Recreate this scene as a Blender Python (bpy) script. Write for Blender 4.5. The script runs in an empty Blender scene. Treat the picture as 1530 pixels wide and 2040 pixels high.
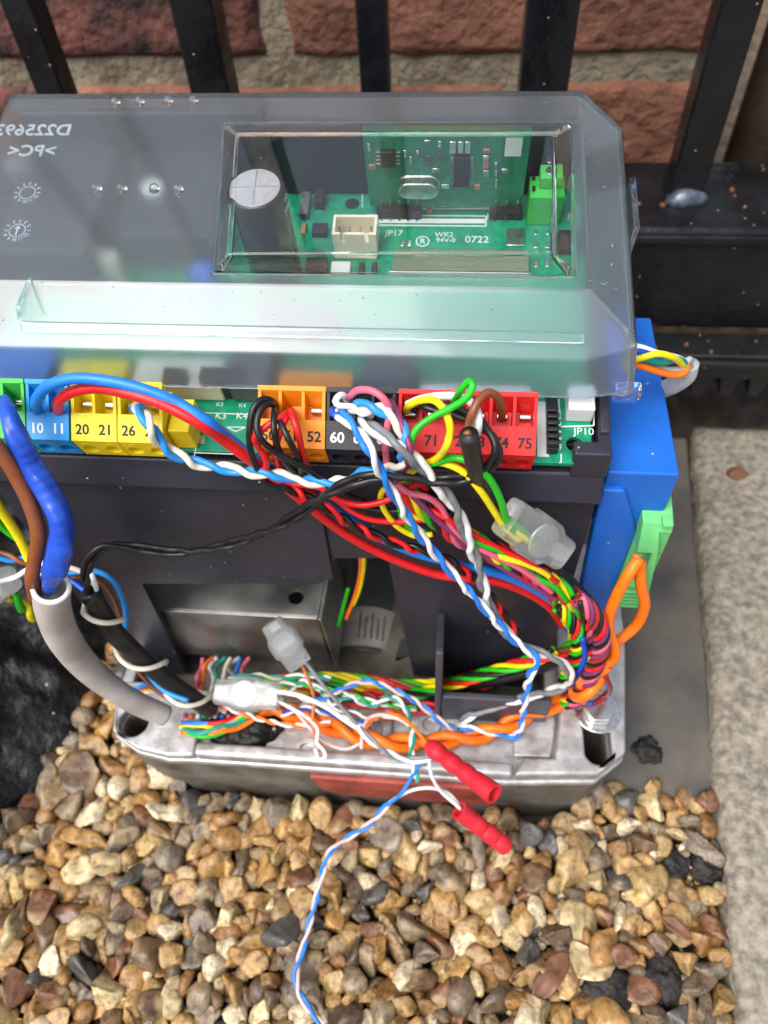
import bpy, bmesh, math, random
import numpy as np
from mathutils import Vector, Matrix, noise

# ------------------------------------------------------------------ camera
# All coordinates below are millimetres: x along the gate, y towards the gate, z up, gravel at z = 0.
S = 0.001
SC = bpy.context.scene
COL = SC.collection
FPX = 1531.0
CAM = np.array([0.0, -116.2, 299.7])
_n = np.array([85, 1120, FPX]); _n = _n / np.linalg.norm(_n)
_x = np.array([18000, 720, -FPX]); _x = _x - _n * (_x @ _n); _x = _x / np.linalg.norm(_x)
ROT = np.array([_x, np.cross(-_n, _x), -_n])          # rows: world axes in (right, down, forward)

cam_d = bpy.data.cameras.new('camera')
cam = bpy.data.objects.new('camera', cam_d); COL.objects.link(cam); SC.camera = cam
cam_d.sensor_fit = 'HORIZONTAL'; cam_d.sensor_width = 27.0
cam_d.lens = FPX / 1530.0 * 27.0
cam_d.clip_start = 0.005; cam_d.clip_end = 500
cam_d.dof.use_dof = True; cam_d.dof.focus_distance = 0.178; cam_d.dof.aperture_fstop = 17.0
_r, _u, _b = ROT[:, 0], -ROT[:, 1], -ROT[:, 2]
cam.matrix_world = Matrix(((_r[0], _u[0], _b[0], CAM[0]*S), (_r[1], _u[1], _b[1], CAM[1]*S),
                           (_r[2], _u[2], _b[2], CAM[2]*S), (0, 0, 0, 1)))

# ------------------------------------------------------------------ sky and sun: bright overcast
SUN_EL, SUN_AZ = 60.0, 222.0          # azimuth clockwise from +y
w = bpy.data.worlds.new('World'); SC.world = w; w.use_nodes = True
nt = w.node_tree; bg = nt.nodes['Background']
sk = nt.nodes.new('ShaderNodeTexSky'); sk.sky_type = 'NISHITA'; sk.sun_disc = False
sk.sun_elevation = math.radians(SUN_EL); sk.sun_rotation = math.radians(SUN_AZ)
sk.air_density = 1.0; sk.dust_density = 5.0; sk.ozone_density = 1.0
hs = nt.nodes.new('ShaderNodeHueSaturation'); hs.inputs['Saturation'].default_value = 0.55
nt.links.new(sk.outputs[0], hs.inputs['Color']); nt.links.new(hs.outputs[0], bg.inputs['Color'])
bg.inputs['Strength'].default_value = 0.15
sd = bpy.data.lights.new('sun', 'SUN'); sd.energy = 1.25; sd.angle = math.radians(40); sd.color = (1.0, 0.96, 0.9)
sun = bpy.data.objects.new('sun', sd); COL.objects.link(sun)
_a, _e = math.radians(SUN_AZ), math.radians(SUN_EL)
_dir = Vector((math.sin(_a)*math.cos(_e), math.cos(_a)*math.cos(_e), math.sin(_e)))
sun.rotation_euler = _dir.to_track_quat('Z', 'Y').to_euler()
SC.view_settings.view_transform = 'Standard'; SC.view_settings.look = 'None'
SC.view_settings.exposure = 0.74; SC.view_settings.gamma = 1.0
SC.render.engine = 'CYCLES'
SC.cycles.use_denoising = True
SC.cycles.max_bounces = 14; SC.cycles.transmission_bounces = 12; SC.cycles.transparent_max_bounces = 12
SC.cycles.sample_clamp_indirect = 6.0

# ------------------------------------------------------------------ pixel to place, at a stated depth
def ray(px, py):
    return ROT @ (np.array([px - 765.0, py - 1020.0, FPX]) / FPX)
def onY(px, py, y):
    r = ray(px, py); return CAM + r * ((y - CAM[1]) / r[1])
def onZ(px, py, z):
    r = ray(px, py); return CAM + r * ((z - CAM[2]) / r[2])
TILT = math.radians(12)               # the control board slopes 12 degrees towards the viewer
BO = np.array([0.0, 0.0, 161.6])
BU = np.array([1.0, 0, 0]); BV = np.array([0, math.cos(TILT), math.sin(TILT)]); BW = np.array([0, -math.sin(TILT), math.cos(TILT)])
def brd(p): return BO + p[0]*BU + p[1]*BV + p[2]*BW
def onW(px, py, h):
    r = ray(px, py); return CAM + r * ((h - BW @ (CAM - BO)) / (BW @ r))
def uv(px, py, h):
    p = onW(px, py, h) - BO; return float(p @ BU), float(p @ BV)
def onV(px, py, v):
    r = ray(px, py); p = CAM + r * ((v - BV @ (CAM - BO)) / (BV @ r)) - BO
    return float(p @ BU), float(p @ BW)
def PT(t, d=-8):
    """(px, py), (px, py, y), (px, py, 'z', z) or (px, py, 'w', height over the board)"""
    if len(t) == 2: return onY(t[0], t[1], d)
    if len(t) == 3: return onY(t[0], t[1], t[2])
    return onZ(t[0], t[1], t[3]) if t[2] == 'z' else onW(t[0], t[1], t[3])

# ------------------------------------------------------------------ materials
def mat(name, col, rough=0.5, metal=0.0, var=0.0, vscale=200.0, bump=0.0, bscale=800.0, trans=0.0, ior=1.45, spec=0.5,
        specks=0.0, sss=0.0, coat=0.0, rvar=0.0, col2=None, det=4.0, bdist=0.0006, croug=0.12):
    m = bpy.data.materials.new(name); m.use_nodes = True
    n = m.node_tree.nodes; l = m.node_tree.links; b = n['Principled BSDF']
    c = (*col, 1) if len(col) == 3 else col
    b.inputs['Base Color'].default_value = c
    b.inputs['Roughness'].default_value = rough; b.inputs['Metallic'].default_value = metal
    b.inputs['IOR'].default_value = ior; b.inputs['Transmission Weight'].default_value = trans
    b.inputs['Specular IOR Level'].default_value = spec
    b.inputs['Coat Weight'].default_value = coat; b.inputs['Coat Roughness'].default_value = croug
    if sss:
        b.inputs['Subsurface Weight'].default_value = sss; b.inputs['Subsurface Radius'].default_value = (0.002, 0.002, 0.002)
        b.inputs['Subsurface Scale'].default_value = 1.0
    tc = n.new('ShaderNodeTexCoord')
    last = None
    if var or col2:
        nz = n.new('ShaderNodeTexNoise'); nz.inputs['Scale'].default_value = vscale; nz.inputs['Detail'].default_value = det
        l.new(tc.outputs['Object'], nz.inputs['Vector'])
        r = n.new('ShaderNodeValToRGB')
        if col2:
            a, z = c, (*col2, 1)
        else:
            a = tuple(min(1, x*(1-var)) for x in c[:3]) + (1,); z = tuple(min(1, x*(1+var)) for x in c[:3]) + (1,)
        r.color_ramp.elements[0].position = 0.35; r.color_ramp.elements[1].position = 0.65
        r.color_ramp.elements[0].color = a; r.color_ramp.elements[1].color = z
        l.new(nz.outputs['Fac'], r.inputs['Fac']); last = r.outputs['Color']
        if rvar:
            mr = n.new('ShaderNodeMapRange'); mr.inputs['From Min'].default_value = 0.3; mr.inputs['From Max'].default_value = 0.7
            mr.inputs['To Min'].default_value = max(0.02, rough-rvar); mr.inputs['To Max'].default_value = min(1, rough+rvar)
            l.new(nz.outputs['Fac'], mr.inputs['Value']); l.new(mr.outputs[0], b.inputs['Roughness'])
    if specks:
        v = n.new('ShaderNodeTexVoronoi'); v.inputs['Scale'].default_value = specks; v.inputs['Randomness'].default_value = 1
        l.new(tc.outputs['Object'], v.inputs['Vector'])
        lt = n.new('ShaderNodeMath'); lt.operation = 'LESS_THAN'; lt.inputs[1].default_value = 0.055
        l.new(v.outputs['Distance'], lt.inputs[0])
        mx = n.new('ShaderNodeMix'); mx.data_type = 'RGBA'
        l.new(lt.outputs[0], mx.inputs['Factor'])
        if last: l.new(last, mx.inputs['A'])
        else: mx.inputs['A'].default_value = c
        mx.inputs['B'].default_value = (0.38, 0.35, 0.33, 1); last = mx.outputs['Result']
    if last: l.new(last, b.inputs['Base Color'])
    if bump:
        nb = n.new('ShaderNodeTexNoise'); nb.inputs['Scale'].default_value = bscale; nb.inputs['Detail'].default_value = 5
        l.new(tc.outputs['Object'], nb.inputs['Vector'])
        bp = n.new('ShaderNodeBump'); bp.inputs['Strength'].default_value = bump; bp.inputs['Distance'].default_value = bdist
        l.new(nb.outputs['Fac'], bp.inputs['Height']); l.new(bp.outputs[0], b.inputs['Normal'])
    return m

def stone_mat(name, island):
    m = bpy.data.materials.new(name); m.use_nodes = True
    n = m.node_tree.nodes; l = m.node_tree.links; b = n['Principled BSDF']
    if island:
        src = n.new('ShaderNodeNewGeometry').outputs['Random Per Island']
    else:
        src = n.new('ShaderNodeObjectInfo').outputs['Random']
    r = n.new('ShaderNodeValToRGB'); r.color_ramp.interpolation = 'CONSTANT'
    KS = 2.2 if island else 6.0          # the single pebbles are modelled at unit size and scaled up
    cols = [(0.25, 0.125, 0.040), (0.14, 0.082, 0.040), (0.40, 0.235, 0.080), (0.20, 0.16, 0.115), (0.30, 0.16, 0.050), (0.53, 0.41, 0.22),
            (0.095, 0.060, 0.034), (0.35, 0.20, 0.065), (0.24, 0.18, 0.11), (0.18, 0.082, 0.040), (0.080, 0.074, 0.068), (0.44, 0.30, 0.125),
            (0.28, 0.185, 0.09), (0.60, 0.50, 0.33), (0.14, 0.10, 0.062), (0.38, 0.235, 0.09)]
    e = r.color_ramp.elements
    e[0].color = (*cols[0], 1); e[1].position = 1/16; e[1].color = (*cols[1], 1)
    for i in range(2, 16):
        q = e.new(i/16); q.color = (*cols[i], 1)
    l.new(src, r.inputs['Fac'])
    tc = n.new('ShaderNodeTexCoord')
    ad = n.new('ShaderNodeVectorMath'); ad.operation = 'ADD'
    sm = n.new('ShaderNodeVectorMath'); sm.operation = 'SCALE'; sm.inputs['Scale'].default_value = 7.0
    cb = n.new('ShaderNodeCombineXYZ'); l.new(src, cb.inputs[0]); l.new(src, cb.inputs[1])
    l.new(cb.outputs[0], sm.inputs[0]); l.new(tc.outputs['Object'], ad.inputs[0]); l.new(sm.outputs[0], ad.inputs[1])
    nz = n.new('ShaderNodeTexNoise'); nz.inputs['Scale'].default_value = 200*KS; nz.inputs['Detail'].default_value = 6
    nz.inputs['Roughness'].default_value = 0.65
    l.new(ad.outputs[0], nz.inputs['Vector'])
    mr = n.new('ShaderNodeMapRange'); mr.inputs['From Min'].default_value = 0.3; mr.inputs['From Max'].default_value = 0.7
    mr.inputs['To Min'].default_value = 0.38; mr.inputs['To Max'].default_value = 1.5
    l.new(nz.outputs['Fac'], mr.inputs['Value'])
    mx = n.new('ShaderNodeVectorMath'); mx.operation = 'SCALE'
    l.new(r.outputs['Color'], mx.inputs[0]); l.new(mr.outputs[0], mx.inputs['Scale'])
    # a second tone: pale or rusty patches with their own shape
    n2 = n.new('ShaderNodeTexNoise'); n2.inputs['Scale'].default_value = 55*KS; n2.inputs['Detail'].default_value = 3
    l.new(ad.outputs[0], n2.inputs['Vector'])
    r2 = n.new('ShaderNodeValToRGB'); r2.color_ramp.elements[0].position = 0.56; r2.color_ramp.elements[1].position = 0.64
    l.new(n2.outputs['Fac'], r2.inputs['Fac'])
    m2 = n.new('ShaderNodeMix'); m2.data_type = 'RGBA'; m2.inputs['B'].default_value = (0.46, 0.33, 0.17, 1)
    sc = n.new('ShaderNodeMath'); sc.operation = 'MULTIPLY'; sc.inputs[1].default_value = 0.6
    l.new(r2.outputs['Color'], sc.inputs[0]); l.new(sc.outputs[0], m2.inputs['Factor'])
    l.new(mx.outputs[0], m2.inputs['A'])
    # dark pits and grains
    n3 = n.new('ShaderNodeTexNoise'); n3.inputs['Scale'].default_value = 420*KS; n3.inputs['Detail'].default_value = 3
    l.new(ad.outputs[0], n3.inputs['Vector'])
    r3 = n.new('ShaderNodeValToRGB'); r3.color_ramp.elements[0].position = 0.36; r3.color_ramp.elements[1].position = 0.47
    r3.color_ramp.elements[0].color = (0.6, 0.56, 0.52, 1); r3.color_ramp.elements[1].color = (1, 1, 1, 1)
    l.new(n3.outputs['Fac'], r3.inputs['Fac'])
    m3 = n.new('ShaderNodeMix'); m3.data_type = 'RGBA'; m3.blend_type = 'MULTIPLY'; m3.inputs['Factor'].default_value = 1.0
    l.new(m2.outputs['Result'], m3.inputs['A']); l.new(r3.outputs['Color'], m3.inputs['B']); l.new(m3.outputs['Result'], b.inputs['Base Color'])
    b.inputs['Roughness'].default_value = 0.36
    rr = n.new('ShaderNodeMapRange'); rr.inputs['From Min'].default_value = 0.35; rr.inputs['From Max'].default_value = 0.65; rr.inputs['To Min'].default_value = 0.1; rr.inputs['To Max'].default_value = 0.5
    l.new(n2.outputs['Fac'], rr.inputs['Value']); l.new(rr.outputs[0], b.inputs['Roughness'])
    bp = n.new('ShaderNodeBump'); bp.inputs['Strength'].default_value = 0.6; bp.inputs['Distance'].default_value = 0.0014
    l.new(nz.outputs['Fac'], bp.inputs['Height']); l.new(bp.outputs[0], b.inputs['Normal'])
    return m

MT = {}
MT['housing'] = mat('housing_plastic', (0.022, 0.0225, 0.034), 0.38, var=0.25, vscale=45, bump=0.12, bscale=2600, specks=190, rvar=0.06)
MT['housing2'] = mat('bracket_plastic', (0.042, 0.045, 0.058), 0.42, var=0.2, vscale=90, bump=0.1, bscale=2600)
MT['pcb'] = mat('pcb_green', (0.003, 0.20, 0.10), 0.3, var=0.3, vscale=420, col2=(0.004, 0.28, 0.15), det=1.0)
MT['pcb2'] = mat('pcb_green_dark', (0.003, 0.16, 0.08), 0.3, col2=(0.004, 0.21, 0.11), vscale=500, det=1.0)
MT['silk'] = mat('silkscreen_white', (0.62, 0.68, 0.66), 0.6)
MT['tin'] = mat('tinned_metal', (0.66, 0.65, 0.62), 0.24, metal=1, var=0.15, vscale=900)
MT['steel'] = mat('zinc_plate', (0.50, 0.50, 0.48), 0.5, metal=1, var=0.22, vscale=60, bump=0.1, bscale=900, rvar=0.1)
MT['cast'] = mat('cast_aluminium', (0.36, 0.35, 0.34), 0.42, metal=0.6, col2=(0.56, 0.56, 0.57), vscale=170, bump=0.22, bscale=900, rvar=0.12)
MT['castdirty'] = mat('cast_aluminium_dirty', (0.075, 0.062, 0.045), 0.62, metal=0.25, col2=(0.20, 0.185, 0.16), vscale=60, bump=0.6, bscale=500)
MT['redpaint'] = mat('red_panel', (0.17, 0.032, 0.024), 0.5, col2=(0.36, 0.065, 0.05), vscale=120, bump=0.3, bscale=500)
MT['chip'] = mat('chip_black', (0.012, 0.012, 0.014), 0.4)
MT['cream'] = mat('cream_nylon', (0.72, 0.66, 0.50), 0.4, sss=0.1)
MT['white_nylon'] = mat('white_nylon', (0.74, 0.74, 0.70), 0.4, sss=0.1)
MT['lcd'] = mat('lcd_glass', (0.14, 0.17, 0.11), 0.15, coat=0.5)
MT['capblack'] = mat('capacitor_sleeve', (0.012, 0.012, 0.016), 0.25, coat=0.3)
MT['captop'] = mat('capacitor_top', (0.50, 0.49, 0.52), 0.45, metal=0.6, var=0.08, vscale=700)
MT['gray_plastic'] = mat('gray_plastic', (0.075, 0.08, 0.088), 0.4, var=0.15, vscale=120)
MT['paper'] = mat('paper_label', (0.40, 0.38, 0.34), 0.7, var=0.1, vscale=300)
MT['print'] = mat('label_print', (0.012, 0.012, 0.014), 0.6)
MT['printwhite'] = mat('label_print_white', (0.8, 0.8, 0.8), 0.6)
TERM = {'green': (0.04, 0.46, 0.06), 'cyan': (0.012, 0.27, 0.66), 'yellow': (0.80, 0.60, 0.006), 'orange': (0.86, 0.27, 0.008),
        'black': (0.013, 0.014, 0.021), 'red': (0.70, 0.016, 0.016)}
for k, v in TERM.items(): MT['t_'+k] = mat('terminal_'+k, v, 0.42, var=0.06, vscale=300, bump=0.06, bscale=1500)
WIRE = {'blue': (0.012, 0.19, 0.70), 'skyblue': (0.02, 0.27, 0.75), 'deepblue': (0.012, 0.075, 0.50), 'red': (0.66, 0.012, 0.014), 'white': (0.78, 0.78, 0.78),
        'cream': (0.76, 0.72, 0.58), 'black': (0.010, 0.010, 0.011), 'grey': (0.19, 0.20, 0.21), 'lightgrey': (0.42, 0.42, 0.42), 'yellow': (0.80, 0.66, 0.005),
        'green': (0.015, 0.42, 0.012), 'pink': (0.66, 0.12, 0.19), 'purple': (0.19, 0.03, 0.11), 'brown': (0.22, 0.065, 0.022), 'orange': (0.90, 0.17, 0.006),
        'teal': (0.008, 0.28, 0.20), 'copper': (0.52, 0.17, 0.06), 'rose': (0.70, 0.48, 0.44), 'darkred': (0.30, 0.02, 0.02), 'darkblue': (0.02, 0.035, 0.15)}
for k, v in WIRE.items(): MT['w_'+k] = mat('wire_'+k, v, 0.36, var=0.10, vscale=260, bump=0.08, bscale=900, rvar=0.08)
MT['sheath'] = mat('grey_sheath', (0.30, 0.27, 0.24), 0.55, col2=(0.46, 0.43, 0.40), vscale=70, bump=0.25, bscale=400)
MT['rubber'] = mat('black_rubber', (0.012, 0.012, 0.012), 0.42, var=0.4, vscale=150, bump=0.2, bscale=700, rvar=0.12)
MT['tape'] = mat('blue_tape', (0.010, 0.055, 0.42), 0.28, col2=(0.016, 0.09, 0.55), vscale=80, bump=0.35, bscale=130)
MT['shrink'] = mat('red_crimp_sleeve', (0.60, 0.018, 0.035), 0.38, var=0.12, vscale=150, bump=0.12, bscale=500)
MT['bluebox'] = mat('blue_plastic', (0.009, 0.11, 0.50), 0.34, rvar=0.1, col2=(0.011, 0.14, 0.58), vscale=60, bump=0.07, bscale=2200, specks=150)
MT['greenconn'] = mat('green_connector', (0.13, 0.50, 0.17), 0.42, var=0.06, vscale=200)
MT['gate'] = mat('black_gate_paint', (0.005, 0.0055, 0.007), 0.3, spec=0.35, col2=(0.010, 0.011, 0.014), vscale=55, bump=0.7, bscale=170, specks=170, rvar=0.15, bdist=0.001)
MT['rack'] = mat('rack_nylon', (0.010, 0.011, 0.012), 0.42, var=0.3, vscale=90, bump=0.3, bscale=300, specks=120)
MT['weld'] = mat('weld_bead', (0.12, 0.14, 0.18), 0.4, metal=0.5, var=0.5, vscale=150, bump=0.6, bscale=300)
MT['mortar'] = mat('mortar', (0.19, 0.15, 0.10), 0.9, col2=(0.33, 0.28, 0.20), vscale=70, bump=1.0, bscale=260, bdist=0.003, det=8)
MT['concrete'] = mat('concrete_slab', (0.14, 0.124, 0.098), 0.72, col2=(0.32, 0.285, 0.225), vscale=330, bump=0.8, bscale=260, det=10, bdist=0.0014)
MT['soil'] = mat('wet_soil', (0.016, 0.011, 0.008), 0.6, col2=(0.05, 0.034, 0.022), vscale=120, bump=1.0, bscale=300)
MT['ground'] = mat('ground_gravelly', (0.05, 0.035, 0.02), 0.75, col2=(0.16, 0.105, 0.06), vscale=120, bump=1.0, bscale=150)
MT['plate'] = mat('dark_plate', (0.05, 0.052, 0.054), 0.4, col2=(0.12, 0.105, 0.085), vscale=38, bump=0.3, bscale=350, rvar=0.12)
MT['tar'] = mat('tarmac', (0.016, 0.014, 0.012), 0.62, var=0.5, vscale=300, bump=1.0, bscale=420, bdist=0.0012)
MT['blackfilm'] = mat('black_plastic_film', (0.006, 0.0065, 0.0075), 0.45, spec=0.35, var=0.4, vscale=120, bump=1.0, bscale=240, specks=110, rvar=0.12, bdist=0.0016)
MT['leaf'] = mat('dead_leaf', (0.16, 0.07, 0.035), 0.55, var=0.4, vscale=150, bump=0.4, bscale=250)
MT['pipe'] = mat('weathered_post', (0.10, 0.075, 0.05), 0.7, col2=(0.19, 0.145, 0.10), vscale=40, bump=0.6, bscale=200)
MT['stone'] = stone_mat('pebble', False); MT['stone_i'] = stone_mat('pebble_small', True)
MT['clear'] = mat('clear_polycarbonate', (0.97, 0.99, 0.99), 0.01, trans=1.0, ior=1.14, coat=1.0, croug=0.015)
MT['frost'] = mat('textured_polycarbonate', (0.84, 0.92, 0.97), 0.25, trans=0.97, ior=1.38, bump=0.04, bscale=1500, coat=0.8, croug=0.06)
MT['frost_front'] = mat('sky_sheen_polycarbonate', (0.76, 0.86, 0.97), 0.33, trans=0.95, ior=1.38, bump=0.05, bscale=1300, coat=0.5, croug=0.05)  # bluish sky sheen of the front slope and lip mixed into this tint
MT['emboss'] = mat('embossed_polycarbonate', (0.95, 0.97, 0.98), 0.45, trans=0.35, ior=1.4)
MT['water'] = mat('water_drop', (1, 1, 1), 0.0, trans=1.0, ior=1.33)
MT['gel'] = mat('gel_shell', (0.86, 0.89, 0.90), 0.24, trans=0.87, ior=1.3, bump=0.5, bscale=300, coat=0.5)
MT['gelcore'] = mat('gel_core', (0.86, 0.86, 0.84), 0.3, trans=0.7, ior=1.3, var=0.2, vscale=300, bump=0.7, bscale=420)

def brick_mat(name, c1, c2, dark=0.0):
    m = mat(name, c1, 0.85, col2=c2, vscale=55, bump=1.0, bscale=150, det=9, bdist=0.004)
    return m
MT['brick_a'] = brick_mat('brick_red', (0.15, 0.062, 0.040), (0.31, 0.135, 0.085))
MT['brick_b'] = brick_mat('brick_purple', (0.035, 0.022, 0.025), (0.20, 0.075, 0.055))
MT['brick_c'] = brick_mat('brick_orange', (0.19, 0.078, 0.048), (0.34, 0.15, 0.095))

# ------------------------------------------------------------------ mesh helpers
class G:
    def __init__(s, tf=None): s.v = []; s.f = []; s.tf = tf
    def add(s, vs, fs):
        o = len(s.v); s.v += [tuple(s.tf(p)) if s.tf else tuple(p) for p in vs]; s.f += [tuple(i+o for i in q) for q in fs]; return s
    def box(s, a, b):
        x0, y0, z0 = a; x1, y1, z1 = b
        return s.add([(x0,y0,z0),(x1,y0,z0),(x1,y1,z0),(x0,y1,z0),(x0,y0,z1),(x1,y0,z1),(x1,y1,z1),(x0,y1,z1)],
                     [(0,3,2,1),(4,5,6,7),(0,1,5,4),(1,2,6,5),(2,3,7,6),(3,0,4,7)])
    def prism(s, pts, d):
        """pts: closed polygon (3-D), extruded by vector d"""
        n = len(pts); d = np.array(d, float); P = [np.array(p, float) for p in pts]
        return s.add(P + [p + d for p in P], [tuple(range(n))[::-1], tuple(range(n, 2*n))] + [(i, (i+1) % n, n+(i+1) % n, n+i) for i in range(n)])
    def cyl(s, p, q, r, n=16, r2=None, cap=True):
        p = np.array(p, float); q = np.array(q, float); r2 = r if r2 is None else r2
        d = (q-p)/np.linalg.norm(q-p); a = np.cross(d, (0.31, 0.2, 0.93)); a /= np.linalg.norm(a); b = np.cross(d, a)
        vs = [p + r*(a*math.cos(t)+b*math.sin(t)) for t in [2*math.pi*i/n for i in range(n)]]
        vs += [q + r2*(a*math.cos(t)+b*math.sin(t)) for t in [2*math.pi*i/n for i in range(n)]]
        fs = [(i, (i+1) % n, n+(i+1) % n, n+i) for i in range(n)]
        if cap: fs += [tuple(range(n))[::-1], tuple(range(n, 2*n))]
        return s.add(vs, fs)
    def loft(s, rings, cap=True):
        n = len(rings[0]); vs = [p for r in rings for p in r]; fs = []
        for k in range(len(rings)-1):
            for i in range(n): fs.append((k*n+i, k*n+(i+1) % n, (k+1)*n+(i+1) % n, (k+1)*n+i))
        if cap: fs += [tuple(range(n))[::-1], tuple(range((len(rings)-1)*n, len(rings)*n))]
        return s.add(vs, fs)
    def tube(s, path, r, n=10, cap=True):
        P = np.array(path, float); T = np.gradient(P, axis=0); T /= np.linalg.norm(T, axis=1)[:, None] + 1e-9
        N, Bn = frames(T); R = r if hasattr(r, '__len__') else [r]*len(P)
        ang = [2*math.pi*i/n for i in range(n)]
        return s.loft([[P[k] + R[k]*(N[k]*math.cos(t)+Bn[k]*math.sin(t)) for t in ang] for k in range(len(P))], cap)

def frames(T):
    N = np.zeros_like(T); a = np.array([0.3, 0.1, 0.95]); a = a - T[0]*(a@T[0]); N[0] = a/np.linalg.norm(a)
    for i in range(1, len(T)):
        a = N[i-1] - T[i]*(N[i-1]@T[i]); N[i] = a/(np.linalg.norm(a)+1e-12)
    return N, np.cross(T, N)

def spline(pts, step=0.7):
    P = [np.array(p, float) for p in pts]
    if len(P) == 2: P = [P[0], (P[0]+P[1])/2, P[1]]
    Q = [2*P[0]-P[1]] + P + [2*P[-1]-P[-2]]
    out = []
    for i in range(1, len(Q)-2):
        p0, p1, p2, p3 = Q[i-1], Q[i], Q[i+1], Q[i+2]
        def kn(a, b): return max(np.linalg.norm(b-a), 1e-4)**0.5
        t0 = 0; t1 = t0+kn(p0, p1); t2 = t1+kn(p1, p2); t3 = t2+kn(p2, p3)
        m = max(2, int(np.linalg.norm(p2-p1)/step))
        for k in range(m):
            t = t1 + (t2-t1)*k/m
            A1 = (t1-t)/(t1-t0)*p0+(t-t0)/(t1-t0)*p1; A2 = (t2-t)/(t2-t1)*p1+(t-t1)/(t2-t1)*p2; A3 = (t3-t)/(t3-t2)*p2+(t-t2)/(t3-t2)*p3
            B1 = (t2-t)/(t2-t0)*A1+(t-t0)/(t2-t0)*A2; B2 = (t3-t)/(t3-t1)*A2+(t-t1)/(t3-t1)*A3
            out.append((t2-t)/(t2-t1)*B1+(t-t1)/(t2-t1)*B2)
    out.append(P[-1])
    return np.array(out)

def tag(o, label=None, cat=None, group=None, kind=None):
    if label: o['label'] = label
    if cat: o['category'] = cat
    if group: o['group'] = group
    if kind: o['kind'] = kind
    return o

def thing(name, loc, label, cat, group=None, kind=None):
    o = bpy.data.objects.new(name, None); COL.objects.link(o); o.location = Vector(loc)*S; o.empty_display_size = 0.005
    return tag(o, label, cat, group, kind)

def world_off(o):
    p = Vector((0, 0, 0))
    while o is not None: p += o.location; o = o.parent
    return p

def obj(name, g, m, parent=None, smooth=False, bevel=0.0, seg=2, angle=35):
    me = bpy.data.meshes.new(name)
    V = np.array(g.v, float)
    org = np.zeros(3) if parent is not None else np.array([(V[:, 0].min()+V[:, 0].max())/2, (V[:, 1].min()+V[:, 1].max())/2, V[:, 2].min()])
    if parent is not None:
        q = world_off(parent); org = np.array(q)/S
    V = (V - org)*S
    me.from_pydata([tuple(p) for p in V], [], g.f)
    if any(len(f) > 4 for f in g.f) or True:
        bm = bmesh.new(); bm.from_mesh(me); bmesh.ops.recalc_face_normals(bm, faces=bm.faces); bm.to_mesh(me); bm.free()
    me.materials.append(MT[m] if isinstance(m, str) else m)
    if smooth: me.polygons.foreach_set('use_smooth', [True]*len(me.polygons))
    o = bpy.data.objects.new(name, me); COL.objects.link(o)
    if parent is not None: o.parent = parent
    else: o.location = Vector(org)*S
    if bevel:
        b = o.modifiers.new('edge', 'BEVEL'); b.width = bevel*S; b.segments = seg; b.limit_method = 'ANGLE'; b.angle_limit = math.radians(angle)
        b.harden_normals = False
        me.polygons.foreach_set('use_smooth', [True]*len(me.polygons))
        wn = o.modifiers.new('wn', 'WEIGHTED_NORMAL'); wn.keep_sharp = True
    return o

def cut(o, g):
    """carve g out of o for good"""
    me = bpy.data.meshes.new('cutter'); off = np.array(world_off(o))
    me.from_pydata([tuple(np.array(p)*S-off) for p in g.v], [], g.f)
    bm = bmesh.new(); bm.from_mesh(me); bmesh.ops.recalc_face_normals(bm, faces=bm.faces); bm.to_mesh(me); bm.free()
    c = bpy.data.objects.new('cutter', me); COL.objects.link(c); c.location = off if o.parent is None else (0, 0, 0)
    if o.parent is not None: c.parent = o.parent
    mods = [(x.name) for x in o.modifiers]
    b = o.modifiers.new('cut', 'BOOLEAN'); b.object = c; b.operation = 'DIFFERENCE'; b.solver = 'EXACT'
    for x in mods: o.modifiers[x].show_viewport = False
    dg = bpy.context.evaluated_depsgraph_get(); dg.update()
    new = bpy.data.meshes.new_from_object(o.evaluated_get(dg))
    o.modifiers.remove(b); o.data = new
    for x in mods: o.modifiers[x].show_viewport = True
    bpy.data.objects.remove(c); bpy.data.meshes.remove(me)

def text(name, s, size, org, xd, yd, m, parent, ext=0.03, mirror=False, align='CENTER', bold=0.0):
    cu = bpy.data.curves.new(name, 'FONT'); cu.body = s; cu.size = 1.0; cu.align_x = align; cu.align_y = 'CENTER'; cu.extrude = ext/size
    cu.resolution_u = 3; cu.offset = bold
    t = bpy.data.objects.new(name, cu); COL.objects.link(t)
    dg = bpy.context.evaluated_depsgraph_get(); dg.update()
    me = bpy.data.meshes.new_from_object(t.evaluated_get(dg)); bpy.data.objects.remove(t)
    xd = np.array(xd, float); yd = np.array(yd, float); zd = np.cross(xd, yd)
    off = np.array(world_off(parent))/S if parent is not None else np.zeros(3)
    k = size*1.35
    for v in me.vertices:
        p = np.array(org) + (xd*(-v.co.x if mirror else v.co.x) + yd*v.co.y)*k + zd*v.co.z*size
        v.co = (p - off)*S
    if mirror: me.flip_normals()
    me.materials.clear(); me.materials.append(MT[m])
    o = bpy.data.objects.new(name, me); COL.objects.link(o); o.parent = parent
    return o

def fbm(p, sc, oc=3):
    return noise.fractal(Vector(p)*sc, 1.0, 2.0, oc)

# ================================================================== SETTING
g = G(); g.add([(-60000, -60000, -4), (60000, -60000, -4), (60000, 60000, -4), (-60000, 60000, -4)], [(0, 1, 2, 3)])
ground = obj('ground', g, 'ground'); tag(ground, 'brown gravelly earth under the pebbles', kind='structure')

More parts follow.
